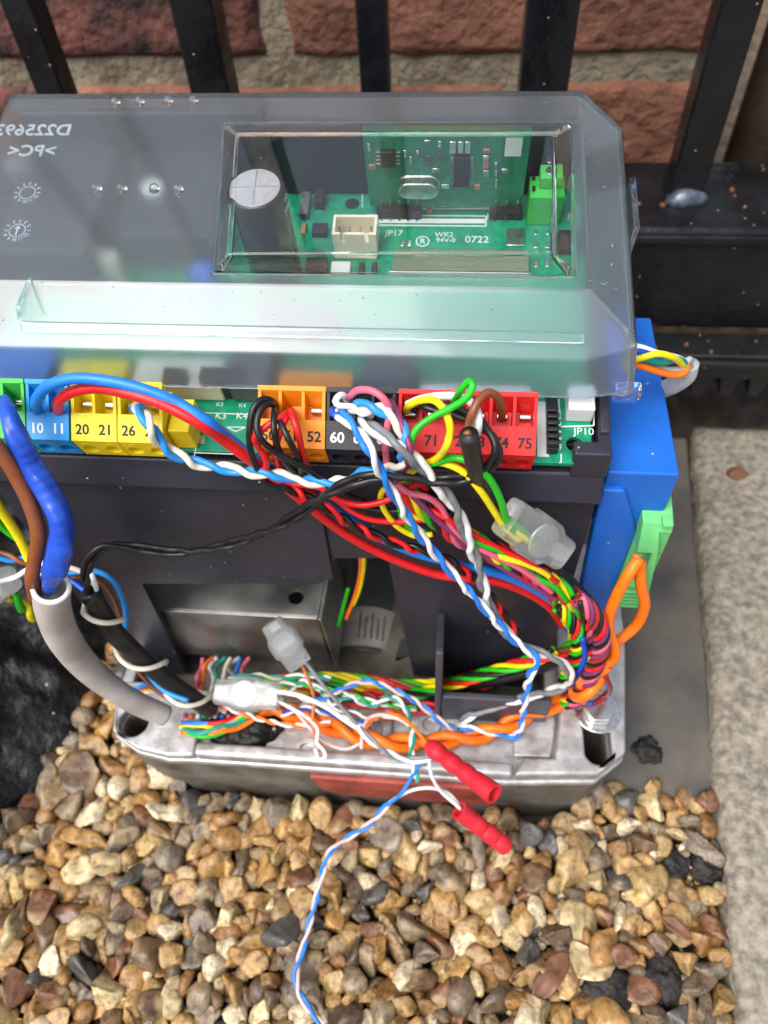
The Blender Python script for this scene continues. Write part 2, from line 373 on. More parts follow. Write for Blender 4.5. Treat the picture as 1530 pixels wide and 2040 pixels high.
# concrete slab at the side: its edge runs slightly askew
ZS = 16
E0 = onZ(1384, 840, ZS); E1 = onZ(1470, 2040, ZS); dE = (E1-E0)
def slab_edge(y): return E0[0] + dE[0]*(y-E0[1])/dE[1]
g = G(); nx, ny = 60, 110; X1 = 520
ya, yb = -420, E0[1]
vs = []; fs = []
for j in range(ny+1):
    y = ya + (yb-ya)*j/ny
    for i in range(nx+1):
        f = (i/nx)**1.6; xe = slab_edge(y) + 1.8*fbm((0, y, 3), 0.05) + 0.8*fbm((0, y, 8), 0.3)
        x = xe + (X1-xe)*f
        edge = min((x-xe)/5.0, (yb-y)/5.0, 1.0)
        z = ZS + 0.7*fbm((x, y, 0), 0.12) + 0.35*fbm((x, y, 5), 0.6) - 4.0*(1-max(edge, 0))**2
        vs.append((x, y, z))
for j in range(ny):
    for i in range(nx): a = j*(nx+1)+i; fs.append((a, a+1, a+nx+2, a+nx+1))
n0 = len(vs)
per = [j*(nx+1) for j in range(ny, -1, -1)]
per = [ny*(nx+1)+i for i in range(nx, 0, -1)] + per
for k in per: vs.append((vs[k][0]-0.5, vs[k][1], -16))
for k in range(len(per)-1): fs.append((per[k], per[k+1], n0+k+1, n0+k))
g.add(vs, fs); slab = obj('concrete_slab', g, 'concrete', smooth=True)
tag(slab, 'pale speckled concrete paving slab along the pebble bed', kind='structure')

# dark plate between the base and the slab
pp = [onZ(*p, 9) for p in ((1262, 1010), (1385, 1000), (1405, 1300), (1425, 1560), (1400, 1600), (1240, 1600))]
pp = [(p[0], p[1], 1) for p in pp]; pp[0] = (pp[0][0]-20, pp[0][1]+40, 1); pp[1] = (pp[1][0]+2, pp[1][1]+40, 1); pp[5] = (40, pp[5][1], 1)
plate = obj('foundation_plate', G().prism(pp, (0, 0, 8)), 'plate', bevel=1.0)
tag(plate, 'flat dark grey foundation plate between the base and concrete slab', 'plate')

# wet soil strip under the gate
g = G(); vs = []; fs = []
nx, ny = 70, 24
for j in range(ny+1):
    for i in range(nx+1):
        x = -330+700*i/nx; y = 108+(210-108)*j/ny
        vs.append((x, y, 4+5*fbm((x, y, 1), 0.05)+3*fbm((x, y, 9), 0.2)))
for j in range(ny):
    for i in range(nx): a = j*(nx+1)+i; fs.append((a, a+1, a+nx+2, a+nx+1))
soil = obj('soil', g.add(vs, fs), 'soil', smooth=True); tag(soil, 'dark wet soil and leaf crumbs below the gate rack', kind='structure')

# ---- brick wall behind the gate
YW = 270
wall = thing('brick_wall', (0, YW+50, -10), 'weathered red brick wall with pale mortar behind the black gate bars', 'wall')
obj('mortar', G().box((-420, YW+2.5, -12), (117, YW+100, 420)), 'mortar', wall)
def brick(x0, x1, z0, z1, m, seed):
    g = G(); n1, n2, n3 = 22, 8, 5
    cx, cy, cz = (x0+x1)/2, YW+50, (z0+z1)/2; hx, hy, hz = (x1-x0)/2, 50, (z1-z0)/2
    bm = bmesh.new(); bmesh.ops.create_cube(bm, size=2)
    bmesh.ops.subdivide_edges(bm, edges=bm.edges[:], cuts=13, use_grid_fill=True)
    vs = []
    for v in bm.verts:
        x, y, z = v.co
        p = Vector((cx+x*hx, cy+y*hy, cz+z*hz))
        rnd = 4.5; q = Vector((max(-hx+rnd, min(hx-rnd, x*hx)), max(-hy+rnd, min(hy-rnd, y*hy)), max(-hz+rnd, min(hz-rnd, z*hz))))
        d = Vector((x*hx, y*hy, z*hz))-q
        if d.length > 1e-6: p = Vector((cx, cy, cz))+q+d.normalized()*rnd
        k = fbm((p.x+seed*91, p.y, p.z), 0.03)*1.4 + fbm((p.x+seed*91, p.y, p.z), 0.11)*1.6
        nn = d.normalized() if d.length > 1e-6 else Vector((0, -1, 0))
        vs.append(p + nn*k)
    g.add([tuple(v) for v in vs], [tuple(v.index for v in f.verts) for f in bm.faces]); bm.free()
    return obj('brick', g, m, wall, smooth=True)
rows = [(56-75, 121-75, [(-300, -90), (-80, 125)]), (56, 121, [(-420, -206), (-196, 18), (28, 124)]), (133, 198, [(-420, -310), (-300, -95), (-84, 121)]),
        (209, 274, [(-420, -206), (-196, 18), (28, 122)]), (285, 350, [(-300, -95), (-84, 124)])]
sd_ = 0
for z0, z1, xs in rows:
    for x0, x1 in xs:
        sd_ += 1
        brick(x0, x1, z0, z1, 'brick_b' if x0 in (-300, -420) else ('brick_c' if x0 == 28 else 'brick_a'), sd_)

# weathered post past the end of the wall
g = G(); px0 = onY(1545, 180, YW+20)
g.cyl((px0[0]+14, YW+30, -14), (px0[0]+14, YW+30, 420), 24, 24)
tag(obj('post', g, 'pipe', smooth=True), 'weathered brown post standing past the end of the brick wall', 'post')

# ---- black sliding gate
gate = thing('sliding_gate', (0, 186, 20), 'black painted steel sliding gate with upright bars and bottom rail', 'gate')
rail = obj('bottom_rail', G().box((-400, 160, 66), (420, 212, 116)), 'gate', gate, bevel=3.5, seg=3)
obj('top_edge_strip', G().box((-400, 157.5, 110.5), (420, 159.8, 114.5)), 'gate', gate, bevel=0.9)
for x0, x1, y0, d in ((-228, -214, 180, 14), (-167.5, -156, 180, 13), (-105.5, -90, 180, 15), (-39.6, -28.6, 180, 11), (19.6, 37.4, 180, 16), (83.5, 97.5, 180, 13), (146, 160, 180, 13)):
    b = obj('bar', G().box((x0, y0, 115), (x1, y0+d, 600)), 'gate', gate, bevel=1.2)
    xm = (x0+x1)/2
    g = G(); n = 14; rings = []
    for k, (rr, zz) in enumerate(((1.0, 115.5), (0.95, 118), (0.7, 120.5), (0.3, 121.5))):
        rings.append([(xm+((x1-x0)/2+1)*rr*math.cos(t)*(1+0.22*math.sin(5*t+x0)), y0-1+4*rr*math.sin(t)*(1+0.3*math.cos(4*t+x0)), zz) for t in [2*math.pi*i/n for i in range(n)]])
    obj('weld', g.loft(rings), 'weld', gate, smooth=True)
# nylon rack under the rail
rk = thing('gear_rack', (0, 153, 40), 'black toothed gear rack fixed under the gate rail', 'rack')
obj('rack_body', G().box((-400, 144, 52), (420, 159.5, 65.5)), 'rack', rk, bevel=1.2)
obj('flange', G().box((-400, 140.5, 61), (420, 143.7, 64.5)), 'rack', rk, bevel=0.8)
tm = None
for i in range(34):
    x = -230 + i*12.6
    if tm is None:
        g = G().prism([(x-4.8, 145, 52.2), (x+4.8, 145, 52.2), (x+2.2, 145, 41), (x-2.2, 145, 41)], (0, 13, 0))
        tm = obj('tooth', g, 'rack', rk, bevel=0.6)
    else:
        t = tm.copy(); COL.objects.link(t); t.parent = rk; t.location = (i*12.6*S, 0, 0)
g = G()
rng = random.Random(4)
for i in range(70):
    x = rng.uniform(60, 190)
    on_top = rng.random()
    if on_top < 0.35: y, z = rng.uniform(168, 210), 116
    elif on_top < 0.55: y, z = rng.uniform(146, 156), 65.5
    else: y, z = rng.uniform(120, 158), 8
    r = rng.uniform(0.5, 2.2)*(1.6 if z < 10 else 0.8)
    ring = [(x+r*math.cos(t)*rng.uniform(.6, 1.2), y+r*math.sin(t)*rng.uniform(.6, 1.2), z) for t in [k*math.pi/3 for k in range(6)]]
    g.loft([ring, [(p[0]*0.5+x*0.5, p[1]*0.5+y*0.5, z+r*0.7) for p in ring]])
tag(obj('leaf_crumbs', g, 'leaf', smooth=True), 'brown leaf crumbs and grit scattered on the rail and soil', 'debris', kind='stuff')

# ---- heap of black plastic at the left
def heap(name, cx, cy, rx, ry, h, m, label, cat, seed=0, z0=-12, amp=0.26, fr=0.028, n=70):
    g = G(); vs = []; fs = []
    for j in range(n+1):
        for i in range(n+1):
            a, b = -1+2*i/n, -1+2*j/n; r = min(1.0, math.hypot(a, b))
            x, y = cx+a*rx, cy+b*ry
            k = fbm((x, y, seed), fr)*amp + abs(fbm((x, y, seed+7), fr*3))*amp*0.5 + abs(fbm((x, y, seed+3), fr*8))*amp*0.14
            e = max(0, 1-r**2.4)
            vs.append((x+8*fbm((x, y, seed+20), fr), y+8*fbm((x, y, seed+30), fr), z0+h*(e**0.7)*(0.75+k)))
    for j in range(n):
        for i in range(n): q = j*(n+1)+i; fs.append((q, q+1, q+n+2, q+n+1))
    return tag(obj(name, g.add(vs, fs), m, smooth=True), label, cat)
heap('black_plastic_heap', -217, 12, 87, 116, 62, 'blackfilm', 'crumpled wet black plastic heaped on the pebbles beside the motor base', 'plastic sheet', 2)

# ================================================================== PEBBLES
def pebble_mesh(seed, lvl=3, flat=0.62):
    rr = random.Random(seed)
    bm = bmesh.new(); bmesh.ops.create_icosphere(bm, subdivisions=lvl, radius=1)
    planes = []; ang = rr.random() < 0.72            # most are broken flints, the rest water-worn
    for k in range(rr.randint(7, 11) if ang else rr.randint(2, 4)):
        d = Vector((rr.gauss(0, 1), rr.gauss(0, 1), rr.gauss(0, 0.8))).normalized(); planes.append((d, rr.uniform(0.3, 0.72)))
    sx, sy, sz = rr.uniform(0.95, 1.75), rr.uniform(0.85, 1.15), rr.uniform(0.6, 0.95)
    hollow = Vector((rr.gauss(0, 1), rr.gauss(0, 1), abs(rr.gauss(0, 1)))).normalized() if rr.random() < 0.4 else None
    for v in bm.verts:
        p = v.co.copy()
        for d, h in planes:
            e = p.dot(d)-h
            if e > 0: p -= d*e*0.985
        if hollow is not None:
            q = p.normalized().dot(hollow); p *= 1-0.26*max(0, q-0.55)/0.45
        p += v.co*0.07*noise.noise(v.co*1.7+Vector((seed*3.1, 0, 0))) + v.co*0.028*noise.noise(v.co*5+Vector((seed, 9, 0)))
        v.co = (p.x*sx, p.y*sy, p.z*sz)
    bmesh.ops.smooth_vert(bm, verts=bm.verts, factor=0.22 if ang else 0.5, use_axis_x=True, use_axis_y=True, use_axis_z=True)
    rm = (sum(v.co.x**2+v.co.y**2+v.co.z**2 for v in bm.verts)/len(bm.verts))**0.5
    for v in bm.verts: v.co *= 0.86/rm
    return bm
PEB = []
for k in range(40):
    bm = pebble_mesh(k+1); me = bpy.data.meshes.new('pebble'); 
    for v in bm.verts: v.co *= S
    bm.to_mesh(me); bm.free(); me.materials.append(MT['stone']); me.polygons.foreach_set('use_smooth', [True]*len(me.polygons)); PEB.append(me)
def blocked(x, y, r):
    if x > slab_edge(y)-r*0.6: return True
    if x > 50 and y < -33+(x-50)*0.8 and y < -27: return False
    if -114-r*0.4 < x < 66+r*0.3 and y > -39-r*0.4 and not (x < -96 and y < -30-(x+114)*-0.3 and y < -30): return True
    if x > 60 and y > -31: return True
    if ((x+217)/81)**2+((y-12)/108)**2 < 0.9: return True
    return False
rng = random.Random(11); placed = []; cells = {}
GZ = 10.0                                             # the top of the pebble bed lies about here
def try_place(r, tries, x0=-190, x1=118, y0=-135, y1=60, tight=0.72):
    for _ in range(tries):
        x, y = rng.uniform(x0, x1), rng.uniform(y0, y1)
        if blocked(x, y, r): continue
        ci, cj = int(x//8), int(y//8); ok = True
        for i in range(ci-2, ci+3):
            for j in range(cj-2, cj+3):
                for a, b, c in cells.get((i, j), ()):
                    if (x-a)**2+(y-b)**2 < (tight*(r+c))**2: ok = False; break
                if not ok: break
            if not ok: break
        if ok: placed.append((x, y, r)); cells.setdefault((ci, cj), []).append((x, y, r)); return True
    return False
for r, nn in ((6.8, 5), (5.5, 24), (4.6, 90), (3.9, 260), (3.3, 520), (2.7, 800), (2.1, 900)):
    for _ in range(nn): try_place(r, 30)
def score(p):
    c = ROT.T @ (np.array([p[0], p[1], 2.0])-CAM); qx, qy = 765+FPX*c[0]/c[2], 1020+FPX*c[1]/c[2]
    vis = -20 < qx < 1550 and 1300 < qy < 2080
    return (p[2]/c[2]) if vis else -1+p[2]*1e-3
placed.sort(key=score, reverse=True)
TARS = [onZ(1205, 1972, 12), onZ(1325, 1955, 12), onZ(1352, 1718, 12), onZ(1412, 1725, 12), onZ(1292, 1490, 12)]
placed = [p for p in placed if all(math.hypot(p[0]-t[0], p[1]-t[1]) > 5+p[2]*0.5 for t in TARS)]
for i, (x, y, r) in enumerate(placed[:300]):
    o = bpy.data.objects.new('pebble', PEB[i % 40]); COL.objects.link(o); o.parent = ground
    o.location = (x*S, y*S, (rng.uniform(-1.0, 2.5)+4+GZ)*S)
    o.rotation_euler = (rng.uniform(-0.5, 0.5), rng.uniform(-0.5, 0.5), rng.uniform(0, 6.28)); s = r*rng.uniform(1.18, 1.4); o.scale = (s, s, s)
V = []; F = []; off = 0
LOW = []
for k in range(24):
    bm = pebble_mesh(k+101, 2); bm.verts.ensure_lookup_table()
    LOW.append((np.array([v.co[:] for v in bm.verts]), [tuple(v.index for v in f.verts) for f in bm.faces])); bm.free()
TINY = []
for k in range(24):
    bm = pebble_mesh(k+301, 1); bm.verts.ensure_lookup_table()
    TINY.append((np.array([v.co[:] for v in bm.verts]), [tuple(v.index for v in f.verts) for f in bm.faces])); bm.free()
def scatter(x, y, z, r, big=True):
    global off
    v, f = (LOW if big else TINY)[rng.randrange(24)]
    m = np.array(Matrix.Rotation(rng.uniform(0, 6.28), 3, 'Z') @ Matrix.Rotation(rng.uniform(-0.7, 0.7), 3, 'X') @ Matrix.Rotation(rng.uniform(-0.7, 0.7), 3, 'Y'))
    V.append(v @ m.T*r + np.array([x, y, z])); F.extend([tuple(i+off for i in q) for q in f]); off += len(v)
for x, y, r in placed[300:]: scatter(x, y, GZ+rng.uniform(-1.5, 1.2), r*1.38)
for _ in range(6500):
    x, y = rng.uniform(-200, 122), rng.uniform(-145, 70); r = rng.uniform(1.2, 3.4)
    if not blocked(x, y, r*0.3): scatter(x, y, GZ+rng.uniform(-5.5, -1.6), r, False)
for _ in range(2600):
    x, y = rng.uniform(-260, 112), rng.uniform(-270, -128); r = rng.uniform(2.6, 5.4)
    if x < slab_edge(y)-r: scatter(x, y, GZ+rng.uniform(-4.5, 0.5), r)
for _ in range(1500):       # the bed goes on past the picture
    a = rng.uniform(0, 1); x = rng.uniform(-420, 110); y = rng.uniform(-420, -150) if a < 0.6 else rng.uniform(-150, 100)
    if a >= 0.6: x = rng.uniform(-420, -205)
    if x < slab_edge(y)-8 and not blocked(x, y, 6): scatter(x, y, GZ+rng.uniform(-4, 1), rng.uniform(4, 8))
g = G(); g.v = [tuple(p) for p in np.concatenate(V)]; g.f = F
st = obj('gravel', g, 'stone_i', ground, smooth=True); tag(st, kind='stuff')

def lump(name, c, r, m, label, cat, group, seed, rough=0.35):
    bm = bmesh.new(); bmesh.ops.create_icosphere(bm, subdivisions=4, radius=1)
    vs = []
    for v in bm.verts:
        p = v.co; k = 1+rough*1.2*fbm(p+Vector((seed*5, 0, 0)), 1.6)+rough*0.9*abs(noise.noise(p*6.5+Vector((seed*5, 3, 0))))+rough*0.35*noise.noise(p*15)
        vs.append((c[0]+p.x*r*k*1.2, c[1]+p.y*r*k, c[2]-1.5+p.z*r*k*0.55))
    g = G().add(vs, [tuple(v.index for v in f.verts) for f in bm.faces]); bm.free()
    return tag(obj(name, g, m, smooth=True), label, cat, group)
tl = ['largest black tarmac lump, nearest the bottom of the picture among pebbles', 'glossy black tarmac lump left of the slab edge, low in the picture',
      'small black tarmac lump among pebbles below the slab shadow', 'black tarmac crumb touching the concrete slab edge', 'dark wet lump lying on the grey plate by the base corner']
for i, (t, r) in enumerate(zip(TARS, (7.8, 6.8, 4.0, 4.6, 4.8))):
    lump('tarmac_lump', (t[0], t[1], 10), r, 'tar', tl[i], 'tarmac', 'black tarmac lumps in the gravel', i+1)
c = onZ(1470, 940, ZS+1.5); lump('brown_pod', (c[0], c[1], ZS+1.8), 3.6, 'leaf', 'small brown seed pod lying on the concrete slab', 'seed pod', None, 9, 0.15)
def leaf(c, r, rot, label, seed):
    vs = []; n = 14
    for j in range(7):
        for i in range(n+1):
            t = i/n; wv = math.sin(math.pi*t)**0.8*0.42*(1+0.15*math.sin(9*t)); s = (j/6-0.5)*2*wv
            x, y = (t-0.5)*2*r, s*r; zz = 1.5+1.8*fbm((x+seed*30, y, 0), 0.12)+abs(s)*2.2
            vs.append((c[0]+x*math.cos(rot)-y*math.sin(rot), c[1]+x*math.sin(rot)+y*math.cos(rot), c[2]+zz))
    fs = [(j*(n+1)+i, j*(n+1)+i+1, (j+1)*(n+1)+i+1, (j+1)*(n+1)+i) for j in range(6) for i in range(n)]
    o = tag(obj('dead_leaf', G().add(vs, fs), 'leaf', smooth=True), label, 'leaf', 'dead leaves in the gravel')
    so = o.modifiers.new('t', 'SOLIDIFY'); so.thickness = 0.0005
leaf(onZ(1095, 1945, 14), 9, 0.9, 'large wet brown leaf lying beside the biggest tarmac lump', 1)
leaf(onZ(1345, 1850, 14), 5.5, -0.6, 'small curled reddish leaf lying above the glossy tarmac lump', 2)

# ================================================================== MOTOR BASE
ZB = 47.5
motor = thing('gate_motor', (-30, 0, 0), 'sliding gate motor with dark plastic housing on a cast aluminium base', 'gate motor')
_o = [tuple(onZ(*p, 46)[:2]) for p in ((219, 1457), (268, 1492), (330, 1507))]
outer = [(-116, 60), (-116.5, -14)] + _o + [(-82, -36.8), (23, -37), (51, -34.8), (61, -26.5), (65, 14), (65, 60)]
low = [(-114.5, 60), (-115, -14)] + [(x+1.0, y+1.0) for x, y in _o] + [(-81.5, -35.6), (23, -35.7), (50, -33.6), (59.8, -25.6), (63.8, 14), (63.8, 60)]
base = obj('base_casting', G().prism([(x, y, -8) for x, y in low], (0, 0, 46)), 'castdirty', motor, bevel=1.2)
floor = obj('base_floor', G().prism([(x, y, 38.2) for x, y in outer], (0, 0, 3.4)), 'cast', motor, bevel=1.0)
for o_ in (base, floor): cut(o_, G().prism([(-112, -9.5, 20), (-94, -10.5, 20), (-60, -12.5, 20), (36, -12.5, 20), (36, 92, 20), (-112, 92, 20)], (0, 0, 40)))
left_pad = obj('base_pad', G().prism([(x, y, 41.7) for x, y in [(-116, -11)] + [(x+0.4, y+0.4) for x, y in _o] + [(-82.6, -36.2), (-82.6, -20), (-92, -13), (-104, -11)]], (0, 0, 4.0)), 'cast', motor, bevel=1.2, seg=3)
c1 = onZ(265, 1437, 46)
cut(left_pad, G().cyl((c1[0], c1[1], 30), (c1[0], c1[1], 60), 5.2, 24)); cut(floor, G().cyl((c1[0], c1[1], 30), (c1[0], c1[1], 60), 5.2, 24))
cut(base, G().cyl((c1[0], c1[1], 12), (c1[0], c1[1], 60), 5.2, 24))
rpad = obj('base_pad', G().prism([(x, y, 41.7) for x, y in [(24.2, -36.0), (50.8, -34.0), (60.6, -26.2), (64.4, 14), (64.4, 40), (39.7, 40), (39.7, -17.5), (37.6, -29.2), (27.5, -29.8)]], (0, 0, 5.8)), 'cast', motor, bevel=1.2, seg=3)
sl = onZ(1190, 1472, ZB); 
slot = G().prism([(sl[0]+4.4*math.cos(t), sl[1]+(4.0 if math.sin(t) > 0 else -4.0)+4.4*math.sin(t), 5) for t in [2*math.pi*k/24 for k in range(24)]], (0, 0, 60))
for o_ in (rpad, floor, base): cut(o_, slot)
obj('base_step', G().prism([(x, y, 41.7) for x, y in [(24.5, -28.8), (37.0, -28.4), (38.9, -17.5), (38.9, -11), (34, -9), (31, -13), (24.5, -14)]], (0, 0, 2.6)), 'cast', motor, bevel=0.9)
obj('rim', G().box((-82.2, -36.2, 41.7), (24.0, -31.6, 47.0)), 'cast', motor, bevel=1.4, seg=3)
obj('rib', G().box((-20, -31.4, 41.7), (-16.5, -8, 44.5)), 'cast', motor, bevel=0.8)
rp = obj('red_panel', G().prism([(-44, -38.2, 36.5), (-41, -38.2, 24), (-34, -38.2, 18.5), (18, -38.2, 18.5), (18, -38.2, 36.5)], (0, 3, 0)), 'redpaint', motor, bevel=0.8)
tag(rp, 'faded red panel set into the front of the base')
for (px, py, r) in ((1140, 1432, 1.6), (855, 1445, 2.4), (690, 1400, 3.0), (612, 1497, 2.6)):
    p = onZ(px, py, 42); 
    g = G(); g.cyl((p[0], p[1], 41.5), (p[0], p[1], 43.4), r*1.7, 20)
    b = obj('boss', g, 'cast', motor, bevel=0.3); cut(b, G().cyl((p[0], p[1], 41.9), (p[0], p[1], 50), r, 20))
# bolt and washer
bp_ = onZ(1192, 1415, 50)
bolt = obj('bolt', G().cyl((bp_[0], bp_[1], 49.2), (bp_[0], bp_[1], 52.8), 5.6, 6), 'tin', motor, bevel=0.7)
g = G(); ri = [2*math.pi*k/32 for k in range(32)]
g.loft([[(bp_[0]+7.6*math.cos(t), bp_[1]+7.6*math.sin(t), 47.6) for t in ri], [(bp_[0]+7.6*math.cos(t), bp_[1]+7.6*math.sin(t), 49.1) for t in ri]])
obj('washer', g, 'tin', bolt, bevel=0.4)
# black lumps of sealant in the cable pit
bm = bmesh.new(); bmesh.ops.create_icosphere(bm, subdivisions=4, radius=1)
vs = []
for v in bm.verts:
    p = v.co; k = 1+0.2*fbm(p, 2.2); vs.append((-68.5+p.x*13.2*k, -24.5+p.y*8*k, 41.5+p.z*4.6*k))
obj('pit_grommet', G().add(vs, [tuple(v.index for v in f.verts) for f in bm.faces]), 'blackfilm', motor, smooth=True); bm.free()

# ================================================================== HOUSING
XL, XR = -122, 36.2
TH = 2.4
# front panel: one sheet with the stepped opening over the transformer and motor
fp = [(XL, 152), (XL, 46), (-112.5, 40), (-112, 24)]
for q in ((372, 1345), (283, 1163), (632, 1163), (648, 1158), (655, 1146), (658, 1122), (668, 1112), (762, 1112), (774, 1120), (824, 1345)):
    p = onY(*q, 2); fp.append((p[0], max(p[2], 24)))
fp += [(30, 30), (XR-1.4, 44), (XR, 62), (XR, 152)]
panel = obj('front_panel', G().prism([(x, 2, z) for x, z in fp], (0, TH, 0)), 'housing', motor)
obj('panel_step', G().box((XL+1, 0.7, 103), (onY(648, 1060, 1)[0], 1.95, 147.0)), 'housing', motor, bevel=0.55, seg=3)
# rim over the front face, with the shelf the board rests on
obj('rim_front', G().prism([(XL, -1.9, 148.4), (XL, -2.0, 149.6), (XL, 0.6, 157.2), (XL, 6, 157.2), (XL, 6, 152.2), (XL, 1.9, 147.6)], (XR-XL, 0, 0)), 'housing', motor, bevel=0.8)
obj('rim_side', G().prism([(XR-2.4, 6.1, 150), (XR, 6.1, 150), (XR, 96, 172), (XR, 96, 189), (XR, 6.1, 164.5), (XR-2.4, 6.1, 164.5), (XR-2.4, 96, 189), (XR-2.4, 96, 172)][0:1] + [(XR-2.4, 96, 170), (XR-2.4, 96, 187), (XR-2.4, 6.1, 166)], (2.6, 0, 0)), 'housing', motor, bevel=0.6)
obj('corner_post', G().prism([(XR-8.5, 0.0, 156.5), (XR+0.2, 0.0, 156.5), (XR+0.2, 9, 156.5), (XR-2.6, 9, 156.5), (XR-2.6, 4.2, 156.5), (XR-8.5, 4.2, 156.5)], (0, 0, 8.5)), 'housing', motor, bevel=0.7)
obj('side_wall', G().box((XR-TH, 4.6, 46), (XR, 96, 152)), 'housing', motor, bevel=0.6)
obj('side_wall', G().box((XL, 4.6, 46), (XL+TH, 96, 152)), 'housing', motor, bevel=0.6)
obj('rear_wall', G().box((XL+2.6, 93.6, 46), (XR-2.6, 96, 190)), 'housing', motor, bevel=0.6)
obj('board_tray', G(brd).box((XL+2.7, 6.5, -5.4), (XR-2.7, 93, -3.2)), 'housing', motor)
sp = onY(1216, 862, 14)
g = G(); rings = []
for a in (0, 0.5, 1.0, 1.35): rings.append([(XR+0.3+1.7*math.sin(a)*1.0, 14+2.6*math.cos(a)*math.cos(t), sp[2]+2.6*math.cos(a)*math.sin(t)) for t in [2*math.pi*k/16 for k in range(16)]])
obj('screw_head', g.loft(rings), 'tin', motor, smooth=True)
# plastic bracket standing on the base
bk = []
pA, pB = onY(868, 1300, -16), onY(884, 1292, -16)
zr = onY(980, 1393, -16)[2]
g = G().box((pA[0], -16.5, 41.8), (pB[0], -14.0, pA[2])); obj('bracket_post', g, 'housing2', motor, bevel=0.6)
pC = onY(1105, 1384, -16)
obj('bracket_wall', G().prism([(pB[0]+0.1, -16.5, 41.8), (pC[0], -16.5, 41.8), (pC[0], -16.5, zr+0.5), (pB[0]+0.1, -16.5, zr)], (0, 2.4, 0)), 'housing2', motor, bevel=0.6)
obj('bracket_rib', G().prism([(pA[0]+0.05, -13.9, 41.8), (pA[0]+0.05, 1.8, 41.8), (pA[0]+0.05, 1.8, pA[2]-8), (pA[0]+0.05, -13.9, pA[2]-1)], (2.2, 0, 0)), 'housing2', motor, bevel=0.4)
# transformer bracket seen through the left opening: folded zinc plate
ztp = onY(500, 1229, 6.2)[2]; xr_ = onY(634, 1236, 6.2)[0]
top_plate = obj('transformer_bracket', G().prism([(-117, 7, ztp), (xr_, 7, ztp), (xr_+1, 40, ztp+1.5), (-117, 40, ztp+1.5)], (0, 0, 1.4)), 'steel', motor, bevel=0.35)
hp = onZ(590, 1191, ztp+1.2); cut(top_plate, G().cyl((hp[0], hp[1], ztp-6), (hp[0], hp[1], ztp+6), 2.6, 24))
obj('bracket_front', G().prism([(-117, 6.2, ztp+1), (xr_-0.2, 6.2, ztp+1), (xr_+0.8, 6.2, 33), (-117, 6.2, 33)], (0, 1.3, 0)), 'steel', motor, bevel=0.35)
obj('bracket_end', G().prism([(xr_+0.2, 5.6, ztp+1.6), (xr_+2.4, 5.6, 32), (xr_+2.4, 34, 32), (xr_+1.2, 38, ztp+2.8)], (1.2, 0, 0)), 'steel', motor, bevel=0.3)
# motor can in the dark opening
ma, mb = onY(690, 1260, 22), onY(775, 1330, 34)
mc = np.array([onY(725, 1290, 24)[0], 24, onY(725, 1290, 24)[2]])
can = obj('motor_can', G().cyl((mc[0], 18, mc[2]-4), (mc[0]+3, 76, mc[2]), 15.5, 48), 'gray_plastic', motor, bevel=0.8)
g = G(); rings = []
for k in range(13):
    t = math.radians(35+k*9); rings.append([(mc[0]+0.6+15.8*math.cos(t), 19, mc[2]-3.7+15.8*math.sin(t)), (mc[0]+1.6+15.8*math.cos(t), 36, mc[2]-2.4+15.8*math.sin(t))])
vs = [p for r in rings for p in r]
obj('motor_label', G().add(vs, [(2*k, 2*k+1, 2*k+3, 2*k+2) for k in range(12)]), 'paper', can, smooth=True)
for k in range(5):
    t = math.radians(60+k*9); y0 = 17
    g = G().add([(mc[0]+0.75+15.95*math.cos(t+a), y, mc[2]-3.6+0.06*(y-14)+15.95*math.sin(t+a)) for a, y in ((0, 22), (0, 33-2*(k % 2)), (0.035, 33-2*(k % 2)), (0.035, 22))], [(0, 1, 2, 3)])
    obj('print_line', g, 'gray_plastic', can)
obj('motor_flange', G().prism([(mc[0]+14, 14, 20), (mc[0]+26, 20, 20), (mc[0]+26, 20, mc[2]+6), (mc[0]+14, 14, mc[2]+14)], (1.6, 8, 0)), 'gray_plastic', motor, bevel=0.5)
for k, x in enumerate((-14, -9.5)):
    obj('motor_rib', G().box((mc[0]+x, 13, 20), (mc[0]+x+1.4, 30, mc[2]+6-4*k)), 'gray_plastic', motor, bevel=0.3)

# ================================================================== CONTROL BOARD
board = thing('control_board', brd((-40, 45, -2)), 'green control circuit board with coloured terminal blocks above the motor housing', 'circuit board')
pc = obj('pcb', G(brd).box((-118, 0, -1.6), (32.4, 90, 0)), 'pcb', board, bevel=0.2)
hu = uv(1145, 885, 0)
cut(pc, G(brd).cyl((hu[0], hu[1], -4), (hu[0], hu[1], 3), 1.95, 28))
g = G(brd); n = 32; t_ = [2*math.pi*k/n for k in range(n)]
g.loft([[(hu[0]+r*math.cos(a), hu[1]+r*math.sin(a), 0.06) for a in t_] for r in (2.05, 2.9)], cap=False)
obj('hole_pad', g, 'pcb2', board)
XD, YD = BU, BV
def btext(s, px, py, size, m='silk', h=0.06, **k):
    p = onW(px, py, h); return text('silkscreen_text', s, size, p, XD, YD, m, board, **k)
def bbox(name, px0, py0, px1, py1, h, m, h0=0.05, parent=None, bevel=0.15, z=None):
    """component whose footprint's near-left and far-right corners show at these pixels"""
    a, b = uv(px0, py0, h0), uv(px1, py1, h0)
    return obj(name, G(brd).box((min(a[0], b[0]), min(a[1], b[1]), h0), (max(a[0], b[0]), max(a[1], b[1]), h0+h)), m, parent or board, bevel=bevel)
